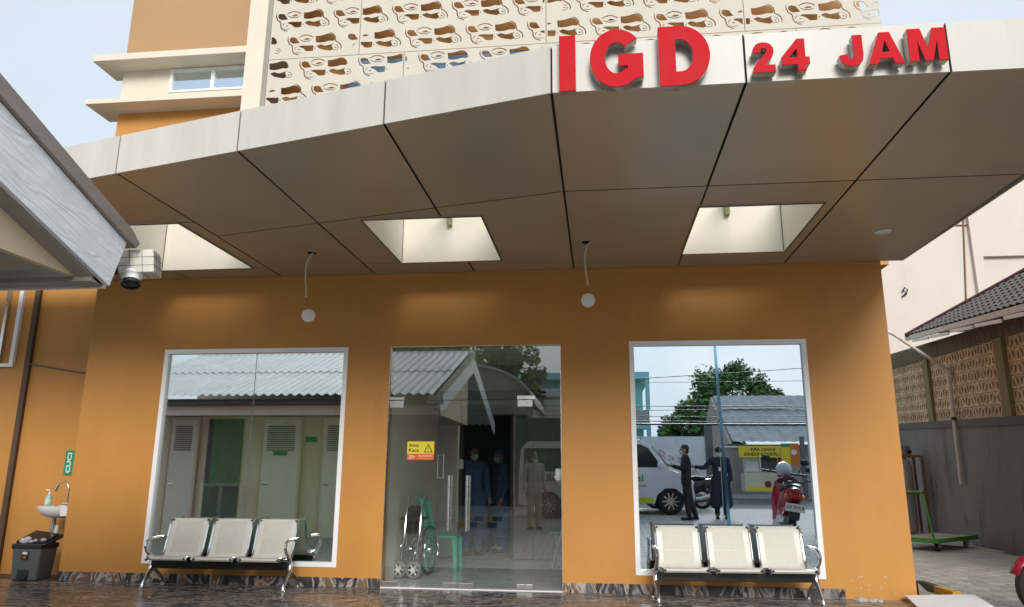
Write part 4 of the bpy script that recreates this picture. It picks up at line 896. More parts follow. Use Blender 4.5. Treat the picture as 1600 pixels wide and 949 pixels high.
# ---------------------------------------------------------------- people
def person(label, loc, rz, h, top, bot, J=None, mask=True, cap=False, gown=False, topname='jacket', vox=.012, hand_hold=None, lanyard=False, hood=None):
    """standing figure facing local -Y, 1.7 m tall before scaling by h/1.7; J overrides joints"""
    j = dict(shL=(.185, .01, 1.39), shR=(-.185, .01, 1.39), elL=(.245, .03, 1.11), elR=(-.245, .03, 1.11), wrL=(.25, -.06, .88), wrR=(-.25, -.06, .88),
             hipL=(.085, .01, .90), hipR=(-.085, .01, .90), knL=(.10, -.015, .49), knR=(-.10, -.015, .49), anL=(.105, .03, .085), anR=(-.105, .03, .085),
             pel=(0, .01, .95), ch=(0, .015, 1.27), nk=(0, .02, 1.45), hd=(0, -.005, 1.575))
    j.update(J or {}); V_ = {k: Vector(v) for k, v in j.items()}
    t_ = thing('person', label, 'person', loc, rz)
    t_.scale = (h/1.7,)*3
    b = MB(); c = b.capsule
    hd = V_['hd']
    b.ball(hd, .098, 16, (.82, .98, 1.18)); c(hd+Vector((0, -.03, -.075)), hd+Vector((0, -.055, -.075)), .052, .04); b.ball(hd+Vector((0, -.102, -.02)), .018, 8, (.8, 1, 1.5))
    b.ball(hd+Vector((0, -.095, -.058)), .016, 8, (1.6, .6, .5))
    for s in (-1, 1): b.ball(hd+Vector((s*.082, .01, -.01)), .026, 8, (.4, .8, 1.2))
    c(V_['ch']+Vector((0, 0, .12)), V_['nk']+Vector((0, -.01, .06)), .06, .052)
    def torso(mb, e):
        mb.capsule(V_['hipL']+Vector((0, 0, .03)), V_['hipR']+Vector((0, 0, .03)), .105+e, .105+e)
        for s, k in ((1, 'L'), (-1, 'R')):
            mb.capsule(V_['pel']+Vector((s*.06, 0, 0)), V_['ch']+Vector((s*.055, 0, 0)), .095+e, .105+e)
            mb.capsule(V_['ch']+Vector((s*.055, 0, 0)), V_['sh'+k]+Vector((-s*.04, 0, -.03)), .105+e, .075+e)
        mb.capsule(V_['shL'], V_['shR'], .06+e, .06+e)
    def arm(mb, k, e, upto=1.0):
        mb.capsule(V_['sh'+k], V_['el'+k], .056+e, .043+e); mb.capsule(V_['el'+k], V_['el'+k].lerp(V_['wr'+k], upto), .042+e, .031+e)
    def leg(mb, k, e, upto=1.0):
        mb.capsule(V_['hip'+k], V_['kn'+k], .088+e, .058+e); mb.capsule(V_['kn'+k], V_['kn'+k].lerp(V_['an'+k], upto), .056+e, .04+e)
    torso(b, 0)
    for s, k in ((1, 'L'), (-1, 'R')):
        arm(b, k, 0); leg(b, k, 0)
        b.capsule(V_['an'+k], V_['an'+k]+Vector((0, -.13, -.045)), .04, .034)
        w_ = V_['wr'+k]; d = (w_-V_['el'+k]).normalized(); sd_ = Vector((s, 0, 0)) if abs(d.x) < .8 else Vector((0, -1, 0)); across = d.cross(sd_).normalized()
        b.capsule(w_, w_+d*.085, .028, .034)
        for q in range(4):
            f0 = w_+d*.09+across*(-.03+.02*q); ln = (.062, .07, .066, .052)[q]
            f1 = f0+d*ln*.55-sd_*.012*s*s; f2 = f1+d*ln*.4-sd_*.03
            b.capsule(f0, f1, .0105, .0098, 8); b.capsule(f1, f2, .0098, .008, 8)
        th = w_+d*.035-across*.034; b.capsule(th, th+d*.05-across*.026, .0125, .0095, 8)
    remeshed(b, 'body', M_skin, t_, vox, 2)
    hp = MB()
    for s in (-1, 1): hp.ball(hd+Vector((s*.034, -.088, .012)), .010, 8)
    hp.build('eyes', M_dark, t_, kind='stuff')
    hr = MB(); hr.ball(hd+Vector((0, .015, .035)), .101, 16, (.86, .98, 1.0)); hr.ball(hd+Vector((0, .045, -.02)), .09, 12, (.9, .7, 1))
    remeshed(hr, 'hair', hood or M_hair, t_, .014, 3)
    if mask:
        mk = MB(); mk.ball(hd+Vector((0, -.052, -.062)), .072, 12, (.92, .88, .8)); mk.build('face_mask', M_mask, t_, smooth=True)
    if cap:
        cp = MB(); cp.ball(hd+Vector((0, .0, .055)), .106, 16, (.88, 1, .8)); cp.box(-.075, .075, -.2, -.07, .062+hd.z-0*1, .072+hd.z); o = cp.build('cap', M_cloth_b, t_, smooth=True)
    jk = MB(); torso(jk, .014)
    for k in 'LR': arm(jk, k, .014, .93)
    if gown:
        for k, s in (('L', 1), ('R', -1)): jk.capsule(V_['hip'+k]+Vector((s*.02, 0, 0)), V_['kn'+k]+Vector((s*.03, 0, -.12)), .125, .15)
        jk.capsule(V_['hipL'], V_['hipR'], .13, .13)
    else: jk.capsule(V_['hipL']+Vector((.0, 0, -.06)), V_['hipR']+Vector((0, 0, -.06)), .118, .118)
    remeshed(jk, topname, top, t_, .014, 3)
    tr_ = MB()
    for k in 'LR': leg(tr_, k, .02, .97)
    tr_.capsule(V_['hipL'], V_['hipR'], .113, .113); remeshed(tr_, 'trousers', bot, t_, .014, 2)
    for k in 'LR':
        sh = MB(); a = V_['an'+k]; sh.capsule(a+Vector((0, .03, -.045)), a+Vector((0, -.16, -.052)), .043, .038); sh.box(a.x-.045, a.x+.045, a.y-.19, a.y+.07, a.z-.085, a.z-.062)
        remeshed(sh, 'shoe', M_cloth_b, t_, .012, 2)
    if lanyard:
        MB().box(-.03, .03, -.135, -.128, 1.12, 1.21).build('badge', M_porc, t_)
    return t_
person('nurse in a blue gown and face mask standing in the dark inner doorway', (-1.97, 3.5, 0), R(25), 1.66, M_gown, M_gown, gown=True, topname='gown')
person('nurse in a dark blue gown farther inside the dark doorway, turned sideways', (-1.62, 4.0, 0), R(-60), 1.62, M_gown, M_gown, gown=True, topname='gown', hood=M_gown)
# people in the yard, seen in the window reflections
person('man in a black suit gesturing with a raised hand beside the silver van', (1.93, -9.15, zg(-9.15)), R(-90), 1.66, M_cloth_b, M_cloth_b, mask=True,
       J=dict(elR=(-.23, -.10, 1.14), wrR=(-.17, -.30, 1.2), elL=(.24, .05, 1.12), wrL=(.25, .02, .88), anL=(.1, .2, .085), knL=(.1, .08, .49)))
person('man in a navy jacket, black cap and mask leaning a hand on the suited man', (2.74, -9.5, zg(-9.5)), R(186), 1.6, M_cloth_n, M_cloth_n, cap=True, gown=True, lanyard=True, topname='coat',
       J=dict(elL=(.36, -.05, 1.20), wrL=(.58, -.08, 1.22)))
person('person in a pale shirt standing near the ambulance', (-1.32, -7.0, zg(-7)), R(150), 1.5, M_cloth_w, mat('khaki_cloth', (.3, .26, .2), .8), topname='shirt')
# ---------------------------------------------------------------- right-hand boundary
DW = Vector((.1277, 1, 0)).normalized(); NW = Vector((-DW.y, DW.x, 0)); RZW = math.atan2(DW.y, DW.x)   # NW points to the yard
def zc(y): return 2.159+.049*(y-4.26)
def zb(y): return 3.421+.064*(y-3.8)
def zm(y): return 3.67+.081*(y-3.7)
def wall_run(mb, y0, y1, f0, f1, o0, o1, n=1):
    """slab along the boundary line between heights f0(y), f1(y), from offset o0 to o1 behind its face"""
    for i in range(n):
        a, b = y0+(y1-y0)*i/n, y0+(y1-y0)*(i+1)/n; vs = []
        for y in (a, b):
            p = Vector((wallx(y), y, 0))
            for o, z in ((o0, f0(y)), (o1, f0(y)), (o1, f1(y)), (o0, f1(y))): q = p-NW*o; vs.append((q.x, q.y, z))
        mb.add(vs, [(0, 1, 2, 3), (4, 5, 6, 7), (0, 1, 5, 4), (1, 2, 6, 5), (2, 3, 7, 6), (3, 0, 4, 7)])
    return mb
bw = thing('boundary_wall', 'tall boundary wall, charcoal below with rows of pierced clay breeze blocks above', 'wall', (wallx(4), 4, -.02))
wall_run(MB(), .2, 13, lambda y: -.1, lambda y: zc(y)-.145, 0, .22).build('retaining_wall', M_char, bw, world=True)
wall_run(MB(), .2, 13, lambda y: zc(y)-.144, zc, -.03, .22).build('coping', M_coping, bw, world=True)
wall_run(MB(), .2, 13, zb, zm, .0, .2).build('ring_beam', M_moss, bw, world=True)
ribs = MB()
for k in range(150):
    y = 1.2+k*.07; p = Vector((wallx(y), y, 0)); q = p+NW*.012
    ribs.bar((q.x, q.y, zb(y)+.02), (q.x, q.y, zm(y)-.02-random.uniform(0, .06)), .03, .03)
ribs.build('beam_ribs', M_moss, bw, world=True, kind='stuff')
for y in (.95, 4.83, 8.93, 12.8):
    wall_run(MB(), y-.17, y+.17, lambda y: zc(y)+.001, lambda y: zb(y)-.001, -.03, .21).build('post', M_post, bw, world=True)
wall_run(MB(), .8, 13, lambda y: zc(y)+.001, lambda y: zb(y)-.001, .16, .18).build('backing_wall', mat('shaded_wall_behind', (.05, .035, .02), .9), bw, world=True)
bmesh_ = MB()
def oval(cx, cz, a, b, t_, n=9): return [(cx+a*math.cos(q)*math.cos(t_)-b*math.sin(q)*math.sin(t_), cz+a*math.cos(q)*math.sin(t_)+b*math.sin(q)*math.cos(t_)) for q in [2*math.pi*i/n for i in range(n)]]
bmesh_.holed([(-.143, -.095), (.143, -.095), (.143, .095), (-.143, .095)], [oval(-.078, .012, .044, .068, -.3), oval(.066, -.008, .044, .068, -.3), oval(-.006, .062, .022, .026, .4, 7), oval(-.006, -.06, .022, .026, .4, 7), oval(.12, .072, .013, .014, 0, 6)], .024, 'y', -.012)
bb0 = None
for lo, hi in ((1.15, 4.64), (5.02, 8.74), (9.12, 12.6)):
    n = int((hi-lo)/.298); p_ = (hi-lo)/n
    for i in range(n):
        y = lo+p_*(i+.5); hh = (zb(y)-zc(y))/6
        for r in range(6):
            if bb0 is None: bb0 = bmesh_.build('breeze_block', M_block, bw); o = bb0
            else: o = inst(bb0, 'breeze_block', (0, 0, 0))
            q = Vector((wallx(y), y, zc(y)+hh*(r+.5)))-NW*(.045+random.uniform(-.004, .004))-Vector(bw.location)
            o.location = q; o.rotation_euler = (0, R(-3.2), RZW+(math.pi if random.random() < .5 else 0)); o.scale = (p_/.298, 1, hh/.198)
            if abs(o.rotation_euler[2]) > 3: o.rotation_euler[1] = R(3.2)
# neighbour house with tiled hip roof
nh = thing('neighbour_house', 'house with dark tiled hip roof and purple ridge rising behind the pierced wall', 'house', (8.5, 6, 0))
def ev(y): return Vector((5.85+.1277*y, y, 3.70+.105*(y-3.1)))
T = ev(9.0); Hh = Vector((7.64, 5.5, 4.78)); hd_ = (Hh-T)/3.5
U = (ev(3)-ev(9)).normalized(); Nn = U.cross(Hh-T).normalized(); Nn = Nn if Nn.z > 0 else -Nn; Vv = Nn.cross(U); Vv = Vv if Vv.z > 0 else -Vv
E0 = ev(-3.0); H1 = T+hd_*9.0; E1 = E0
rb = MB(); rb.add([T, E0, E0+Vv*((H1-T).dot(Vv)), H1], [(0, 1, 2, 3)]); rb.add([T, H1, Vector((12, 8, 4.4))], [(0, 1, 2)]); rb.build('roof_deck', M_dark, nh, world=True)
tmb = MB(); nn_ = 6
for i in range(nn_+1):
    u = -.125+.25*i/nn_; h = .016*math.sin(2*math.pi*i/nn_)
    tmb.v += [(u, -.012, .03+h), (u, .17, .008+h), (u, -.012, .012+h)]
for i in range(nn_):
    a = 3*i; tmb.f += [(a, a+1, a+4, a+3), (a, a+3, a+5, a+2)]
rmx = Matrix((U, Vv, Nn)).transposed().to_4x4(); tile0 = None; cnt = 0; rest = MB()
cands = []
for c in range(24):
    v = .15*c; smin = v/((H1-T).dot(Vv))*((H1-T).dot(U))
    k = 0
    while True:
        u = smin+.16+.25*k; k += 1
        if u > 11.5: break
        cands.append((u, v))
cands.sort(key=lambda p: -(p[0] if p[0] < 6.5 else -p[0]))
for k, (u, v) in enumerate(cands):
    p = T+U*u+Vv*v+Nn*.01; m_ = Matrix.Translation(p) @ rmx
    if k < 300:
        if tile0 is None: tile0 = tmb.build('roof_tile', M_rooft, nh, smooth=True); o = tile0
        else: o = inst(tile0, 'roof_tile', (0, 0, 0))
        o.matrix_basis = Matrix.Translation(-Vector(nh.location)) @ m_
    else: rest.add(tmb.v[:], tmb.f[:], m_)
rest.build('roof_tile_field', M_rooft, nh, world=True, kind='stuff', smooth=True)
MB().tube([T+Nn*.03-hd_*.08, H1+Nn*.03], .055, 8).build('hip_ridge', M_purple, nh, world=True)
gt = MB(); a, b = T-U*.3-Vector((0, 0, .06)), E0-Vector((0, 0, .06)); gt.bar(a, b, .06, .1); gt.build('gutter', M_pvc, nh, world=True)
fl = MB()
for k in range(8):
    a = T+U*(.3+1.25*k)-Vector((0.03, 0, .15+.01*(k % 2))); fl.bar(a, a+U*1.12+Vector((0, 0, -.02)), .03, .06)
fl.build('flashing_strip', M_white, nh, world=True, kind='stuff')
MB().box(8.4, 16, -3, 8.6, -.1, 4.3).build('house_wall', M_pink, nh, world=True)
# pale tower block
wb = thing('pale_block', 'tall pale pinkish windowless block with a shallow recessed panel at the far right', 'building', (14, 16, 0))
MB().box(7.0, 24, 14, 22, -.1, 10.9).build('wall', M_pink, wb, world=True)
mb = wall_grid(MB(), [11.0, 11.26, 16, 24], [-.1, 7.5, 7.85, 9.9, 10.9], [(11.26, 24.1, -1, 7.5), (11.9, 24.1, 9.9, 11)], 13.86, 13.998); mb.build('raised_band', M_pink, wb, world=True)
MB().box(12.3, 23, 13.88, 13.997, 9.75, 9.899).build('sill_band', mat('ochre_trim', (.62, .5, .3), .7), wb, world=True)
MB().tube([(11.03, 13.83, 9.6), (10.9, 13.97, 8.6), (10.68, 13.97, 6.2)], .022, 6).build('conduit', M_rust, wb, world=True)
MB().bar((10.6, 13.97, 8.52), (11.2, 13.97, 8.50), .03).build('pipe_clip', M_rust, wb, world=True)
t_ = MB().tube([(8.95, 13.95, 6.5), (9.0, 13.9, 6.62), (9.08, 13.9, 6.55), (9.0, 13.92, 6.42), (8.92, 13.95, 6.36), (9.06, 13.93, 6.44)], .022, 6).build('cable_loop', M_dark, smooth=True); tag(t_, 'small dark loop of cable hanging on the pale block wall', 'cable')
# drain pipe across to the wall
pp = thing('drain_pipe', 'grimy white drain pipe bending down over the charcoal boundary wall', 'pipe', (6.95, 7.35, 1.07))
MB().tube([(5.2, 7.2, 4.35), (5.98, 7.3, 4.045), (6.95, 7.36, 3.31)], .032, 10).build('sloping_pipe', M_pvc, pp, world=True, smooth=True)
MB().tube([(6.93, 7.36, 3.34), (6.99, 7.36, 3.27), (7.0, 7.36, 3.18)], .055, 10).build('elbow', M_pvc, pp, world=True, smooth=True)
MB().tube([(6.985, 7.36, 3.2), (6.96, 7.36, 1.07)], .035, 10).build('down_pipe', M_pvc, pp, world=True, smooth=True)
for z in (2.3, 2.9): MB().tube([(6.977, 7.36, z), (6.976, 7.36, z+.06)], .05, 10).build('collar', M_dark if z < 2.5 else M_pvc, pp, world=True, smooth=True)
# gas tank and rack, platform trolley
gk = thing('gas_tank', 'tall silver gas tank standing behind the building corner', 'gas tank', (6.86, 9.95, -.02))
MB().lathe([(.2, .02), (.22, .05), (.225, .3), (.235, .31), (.235, .34), (.225, .35), (.225, 1.45), (.18, 1.6), (.1, 1.66)], 24).build('vessel', mat('dull_aluminium', (.5, .49, .46), .4, metal=.35, var=.12, vs=3), gk, smooth=True)
MB().lathe([(.225, 1.72), (.232, 1.72), (.232, 1.92), (.225, 1.92)], 24).build('collar_ring', M_steel, gk, smooth=True)
for a in range(4): MB().bar((.18*math.cos(a*1.57+.5), .18*math.sin(a*1.57+.5), 1.5), (.225*math.cos(a*1.57+.5), .225*math.sin(a*1.57+.5), 1.74), .03, .012).build('strut', M_steel, gk)
vl_ = MB().tube([(0, 0, 1.64), (0, 0, 1.84), (.08, -.02, 1.84)], .02, 8).build('valve', M_rust, gk); MB().lathe([(.05, 0), (.05, .03)], 14, Matrix.Translation((.13, -.2, 1.78)) @ Matrix.Rotation(R(90), 4, 'X')).build('gauge', M_dark, gk)
rk = thing('tank_rack', 'rusty steel rack frame standing round the silver gas tank', 'rack', (6.95, 9.85, -.02))
for x_, y_ in ((.22, -.3), (.27, .3), (-.35, -.3), (-.35, .3)): MB().box(x_-.03, x_+.03, y_-.03, y_+.03, 0, 1.69).build('upright', M_rust, rk)
for z in (.86, 1.655): MB().box(-.32, .19, -.326, -.274, z, z+.05).build('cross_bar', M_rust, rk); MB().box(-.32, .24, .274, .326, z, z+.05).build('cross_bar', M_rust, rk)
tr = thing('platform_trolley', 'green steel platform trolley with worn deck and push handle by the charcoal wall', 'trolley', (5.92, 6.24, -.02), R(44.6))
MB().box(-.8, .8, -.36, .36, .195, .205).build('deck', M_deck, tr)
fr = MB()
for a in ((-.82, .82, -.38, -.3605), (-.82, .82, .3605, .38)): fr.box(*a, .14, .212)
for a in ((-.82, -.8005, -.36, .36), (.8005, .82, -.36, .36)): fr.box(*a, .14, .212)
fr.build('frame', M_gtrol, tr)
for k, (x_, y_) in enumerate(((-.62, -.28), (.5, -.28), (.62, .28), (-.62, .28))):
    m = Matrix.Translation((x_, y_, .065)) @ Matrix.Rotation(R(90), 4, 'X')
    w_ = MB().lathe([(.03, -.022), (.065, -.02), (.065, .02), (.03, .022)], 18, m).build('wheel', mat('orange_wheel', (.5, .17, .05), .6) if k == 1 else M_dark, tr, smooth=True); MB().box(x_-.035, x_-.027+.06, y_-.035, y_-.027, .06, .14).build('bracket', M_steel, w_)
hn = MB()
for y_ in (-.3, .3): hn.tube([(-.78, y_, .2), (-.98, y_, .85), (-1.0, y_*.9, .98)], .017, 8)
hn.tube([(-1.0, -.27, .98), (-1.0, .27, .98)], .017, 8); hn.tube([(-.78, .3, .2), (-.6, .3, .2)], .017, 8)
hn.build('push_handle', M_gtrol, tr, smooth=True)
# loose things on the paving by the corner
bd = MB(); vs = [(2.994, -.066, .045), (3.623, -.10, .075), (3.50, -.72, .06), (2.84, -.80, .03)]
bd.add(vs+[(a, b, c+.012) for a, b, c in vs], [(0, 1, 2, 3), (4, 5, 6, 7), (0, 1, 5, 4), (1, 2, 6, 5), (2, 3, 7, 6), (3, 0, 4, 7)])
tag(bd.build('white_panel', M_board), 'white sheet panel lying on the paving at the right building corner', 'panel')
cu = thing('kerb_bar', 'short yellow and black painted bar lying beside the building corner', 'kerb', (3.62, .72, -.02), R(92))
MB().box(-.42, .0, -.045, .045, 0, .075).build('yellow_section', M_yelp, cu, bevel=.01); MB().box(.001, .42, -.045, .045, 0, .075).build('black_section', M_dark, cu, bevel=.01)
wdg = MB(); wdg.add([(3.16, .02, -.02), (3.34, .02, -.02), (3.2, .6, -.02), (3.155, .02, .17), (3.165, .6, .12), (3.14, .6, -.02)], [(0, 1, 3), (1, 2, 4, 3), (0, 3, 4, 5), (0, 5, 2, 1), (5, 4, 2)])
tag(wdg.build('cement_fillet', mat('rough_cement', (.22, .2, .18), .9, var=.3, vs=12)), 'rough grey cement lump at the foot of the building corner', 'cement lump')
# ---------------------------------------------------------------- motorcycles
def scooter(label, loc, rz, paint, seatc=None, helmet=None, plate=None, topbox=False, lean=8):
    t_ = thing('scooter', label, 'motorcycle', loc, rz); t_.rotation_euler = (R(-lean), 0, rz)
    P = mat('gloss_paint_scooter', paint, .18, var=.05); dk = M_dark
    for x_ in (-.6, .62):
        w_ = wheel(MB(), (x_, 0, .27), .225, .048, 'y', 28).build('wheel', M_tyre, t_, smooth=True)
        spokes(MB(), (x_, 0, .27), .2, 6, .022, 'y', .06, .04).build('rim', M_steel, w_)
    fd = MB(); 
    for i in range(9):
        a = R(20+i*17.5); fd.v += [(.62+.30*math.cos(a), -.065, .27+.30*math.sin(a)), (.62+.325*math.cos(a), 0, .27+.325*math.sin(a)), (.62+.30*math.cos(a), .065, .27+.30*math.sin(a))]
    for i in range(8):
        k = 3*i; fd.f += [(k, k+1, k+4, k+3), (k+1, k+2, k+5, k+4)]
    o = fd.build('front_fender', P, t_, smooth=True); m_ = o.modifiers.new('s', 'SOLIDIFY'); m_.thickness = .008
    for sy in (-.085, .085): MB().tube([(.62, sy, .27), (.50, sy*.8, .62), (.43, sy*.6, .84)], .02, 8).build('fork', M_steel, t_, smooth=True)
    def loft(secs):
        mb = MB(); n = 10
        for x_, y_, z0, z1 in secs:
            zc_, zh = (z0+z1)/2, (z1-z0)/2
            mb.v += [(x_, y_*math.copysign(abs(math.cos(a))**.7, math.cos(a)), zc_+zh*math.copysign(abs(math.sin(a))**.7, math.sin(a))) for a in [2*math.pi*i/n for i in range(n)]]
        for i in range(len(secs)-1):
            for q in range(n): mb.f.append((i*n+q, i*n+(q+1) % n, (i+1)*n+(q+1) % n, (i+1)*n+q))
        mb.f += [tuple(range(n)), tuple((len(secs)-1)*n+q for q in range(n))]
        return mb
    loft([(-.98, .035, .70, .78), (-.88, .10, .60, .80), (-.6, .15, .44, .78), (-.25, .15, .32, .74), (-.02, .12, .28, .62), (.1, .10, .24, .40)]).build('body', P, t_, smooth=True)
    loft([(.02, .13, .25, .33), (.2, .15, .23, .32), (.34, .14, .25, .5), (.40, .17, .35, .84), (.46, .15, .48, .92), (.55, .09, .62, .86)]).build('front_shield', P, t_, smooth=True)
    loft([(-.72, .1, .76, .83), (-.5, .14, .76, .86), (-.1, .13, .72, .82), (.03, .08, .66, .72)]).build('seat', seatc or dk, t_, smooth=True)
    loft([(-.78, .05, .2, .36), (-.5, .11, .16, .4), (-.1, .12, .16, .36), (.05, .06, .18, .28)]).build('engine', M_grey, t_, smooth=True)
    MB().tube([(-.15, -.16, .22), (-.5, -.17, .24), (-.85, -.17, .34)], [.03, .05, .055], 10).build('exhaust', M_steel, t_, smooth=True)
    loft([(.36, .07, .92, 1.0), (.44, .11, .9, 1.04), (.53, .08, .90, .99)]).build('handlebar_cowl', P, t_, smooth=True)
    hb = MB().tube([(.34, -.34, 1.0), (.42, -.15, 1.0), (.42, .15, 1.0), (.34, .34, 1.0)], .018, 8).build('handlebar', dk, t_, smooth=True)
    for sy in (-1, 1):
        m = MB(); m.tube([(.38, sy*.2, 1.0), (.40, sy*.27, 1.16)], .008, 6); m.build('mirror_stalk', dk, t_); m = MB(); m.ball((.40, sy*.29, 1.2), .07, 12, (.3, 1, .65)); m.build('mirror', dk, t_, smooth=True)
    m = MB(); m.ball((.535, 0, .93), .075, 14, (.45, 1, .55)); m.build('headlight', M_porc, t_, smooth=True)
    m = MB(); m.ball((-.93, 0, .68), .08, 12, (.6, 1, .6)); m.build('tail_light', mat('tail_light_red', (.55, .02, .02), .2), t_, smooth=True)
    for sy in (-.11, .11): MB().ball((-.90, sy, .66), .035, 8).build('indicator', mat('indicator_amber', (.6, .25, .05), .2), t_)
    loft([(-1.0, .07, .34, .4), (-.9, .09, .42, .58), (-.8, .08, .5, .62)]).build('rear_fender', dk, t_, smooth=True)
    if plate:
        p_ = MB().box(-1.02, -1.012, -.13, .13, .46, .57).build('number_plate', M_porc, t_)
        text_obj('lettering', plate, dk, p_, (-1.0205, .115, .50), (0, -1, 0), (0, 0, 1), .23, .045, .001, .01)
    MB().tube([(-.72, -.12, .82), (-.95, -.1, .86), (-.97, 0, .87), (-.95, .1, .86), (-.72, .12, .82)], .013, 8).build('grab_rail', dk, t_, smooth=True)
    return t_
sr = zg(0)
scooter('red scooter whose nose just enters the frame at the far right', (4.58, -.62, sr), R(187), (.25, .008, .022), lean=4)
rs = scooter('red scooter with a pale helmet on its seat, parked facing away in the yard', (3.22, -5.9, zg(-6)), R(-84), (.36, .01, .03), plate='B 3147 KZ'); rs.scale = (1.18,)*3
scooter('green scooter parked beside the red one in the yard', (3.95, -5.85, zg(-5.8)), R(-86), (.03, .16, .04))
scooter('black scooter standing behind the two men in front of the van', (2.08, -12.35, zg(-12.3)), R(181), (.012, .012, .014))
hm = thing('helmet', 'pale silver open-face helmet resting on the red scooter seat', 'helmet', (3.24, -5.55, zg(-6)+1.12))
m = MB(); m.ball((0, 0, .11), .135, 18, (1, 1.1, .95)); m.build('shell', mat('silver_helmet', (.55, .6, .64), .2, var=.05), hm, smooth=True)
m = MB(); m.ball((0, -.07, .085), .105, 14, (1, .9, .7)); m.build('visor', M_dark, hm, smooth=True)
jk = MB()
for _ in range(9): jk.ball((random.uniform(-.12, .12), random.uniform(-.16, .16), random.uniform(.0, .06)), random.uniform(.06, .1), 8, (1, 1, .6))
tag(remeshed(jk, 'draped_jacket', mat('maroon_cloth', (.10, .015, .025), .8), None, .014, 2), 'maroon jacket bundled under the helmet on the red scooter', 'jacket').location = (3.24, -5.5, zg(-6)+1.02)
# ---------------------------------------------------------------- vans
def van(label, loc, rz, L, H, paint, stripe, glassm, text=None, name='van', cat='van', textm=None):
    t_ = thing(name, label, cat, loc, rz); P = mat('van_paint', paint, .2, var=.03); Wd = .82
    prof = [(-L/2, .32), (-L/2, H*.55), (-L/2+.06, H*.9), (-L/2+.25, H), (L/2-1.6, H), (L/2-1.2, H*.95), (L/2-.98, H*.87), (L/2-.58, H*.58), (L/2-.2, H*.50), (L/2-.04, H*.40), (L/2, H*.25), (L/2-.03, .26),
            (L/2-.2, .26), (L/2-.27, .46), (L/2-.45, .61), (L/2-.69, .61), (L/2-.88, .46), (L/2-.95, .26), (-L/2+1.25, .26), (-L/2+1.17, .45), (-L/2+1.0, .60), (-L/2+.74, .62), (-L/2+.53, .47), (-L/2+.46, .26)]
    tri = tessellate_polygon([[Vector((a, b, 0)) for a, b in prof]]); n = len(prof); mb = MB()
    def yo(z): return Wd-max(0, z-H*.5)*.13
    mb.v = [(a, -yo(b), b) for a, b in prof]+[(a, yo(b), b) for a, b in prof]
    mb.f = [tuple(q) for q in tri]+[tuple(i+n for i in q[::-1]) for q in tri]+[(i, (i+1) % n, (i+1) % n+n, i+n) for i in range(n)]
    mb.build('body', P, t_, bevel=.03)
    def side_patch(nm, poly, m, off, s, parent=t_):
        mb = MB(); k = len(poly); mb.v = [(a, s*(yo(b)+off), b) for a, b in poly]+[(a, s*(yo(b)-.015), b) for a, b in poly]
        tr_ = tessellate_polygon([[Vector((a, b, 0)) for a, b in poly]])
        mb.f = [tuple(q) for q in tr_]+[tuple(i+k for i in q[::-1]) for q in tr_]+[(i, (i+1) % k, (i+1) % k+k, i+k) for i in range(k)]
        return mb.build(nm, m, parent)
    for s in (-1, 1):
        side_patch('side_window', [(L/2-1.62, H*.60), (L/2-.74, H*.60), (L/2-1.06, H*.85), (L/2-1.24, H*.90), (L/2-1.62, H*.91)], glassm, .004, s)
        side_patch('side_window', [(L/2-2.75, H*.60), (L/2-1.70, H*.60), (L/2-1.70, H*.91), (L/2-2.75, H*.91)], glassm, .004, s)
        side_patch('side_window', [(-L/2+.2, H*.60), (L/2-2.85, H*.60), (L/2-2.85, H*.91), (-L/2+.28, H*.90)], glassm, .004, s)
        side_patch('stripe', [(-L/2+1.27, .27), (L/2-.98, .27), (L/2-.98, .40), (-L/2+1.27, .40)], stripe, .005, s)
        d = side_patch('front_door_seam', [(L/2-1.66, .42), (L/2-1.645, .42), (L/2-1.645, H*.92), (L/2-1.66, H*.92)], M_dark, .002, s)
        mr = MB(); mr.ball((L/2-.80, s*(Wd+.12), H*.63), .1, 12, (.7, .6, 1)); mr.build('mirror', P, t_, smooth=True)
        hl = MB(); hl.ball((L/2-.12, s*(Wd-.16), H*.40), .13, 12, (1, .8, .7)); hl.build('headlight', M_porc, t_, smooth=True)
        side_patch('door_handle', [(L/2-1.95, H*.52), (L/2-1.80, H*.52), (L/2-1.80, H*.545), (L/2-1.95, H*.545)], M_chrome, .02, s)
    ws_ = MB(); ws_.add([(L/2-1.0, -.62, H*.87), (L/2-1.0, .62, H*.87), (L/2-.61, .72, H*.595), (L/2-.61, -.72, H*.595)], [(0, 1, 2, 3)]); o = ws_.build('windscreen', glassm, t_); o.location = (.03, 0, .03)
    MB().box(L/2-.06, L/2+.03, -.7, .7, .28, .42).build('bumper', M_dark, t_, bevel=.02); MB().box(L/2-.05, L/2+.012, -.35, .35, H*.3, H*.38).build('grille', M_dark, t_)
    for x_ in (L/2-.57, -L/2+.86):
        for s in (-1, 1):
            w_ = wheel(MB(), (x_, s*(Wd-.1), .31), .225, .09, 'y', 28).build('wheel', M_tyre, t_, smooth=True); spokes(MB(), (x_, s*(Wd-.03), .31), .2, 10, .035, 'y', .06, .03).build('rim', M_steel, w_)
            MB().lathe([(.2, -.02), (.2, .0)], 24, Matrix.Translation((x_, s*(Wd-.06), .31)) @ Matrix.Rotation(R(90), 4, 'X')).build('brake_disc', M_dark, w_)
    if text: text_obj('lettering', text[0], textm, t_, (text[1]+text[3], Wd+.004, text[2]), (-1, 0, 0), (0, 0, 1), text[3], text[4], .004, .02)
    return t_
M_vglass = mat('dark_vehicle_glass', (.02, .025, .028), .08)
v1 = van('silver van with a lime stripe along its sill, parked in the yard', (.35, -11.05, zg(-10.6)), 0, 3.8, 1.84, (.66, .68, .7), mat('lime_stripe', (.5, .62, .02), .4), M_vglass, ('ini', .42, .78, .28, .14), textm=mat('lime_text', (.1, .4, .05), .4))
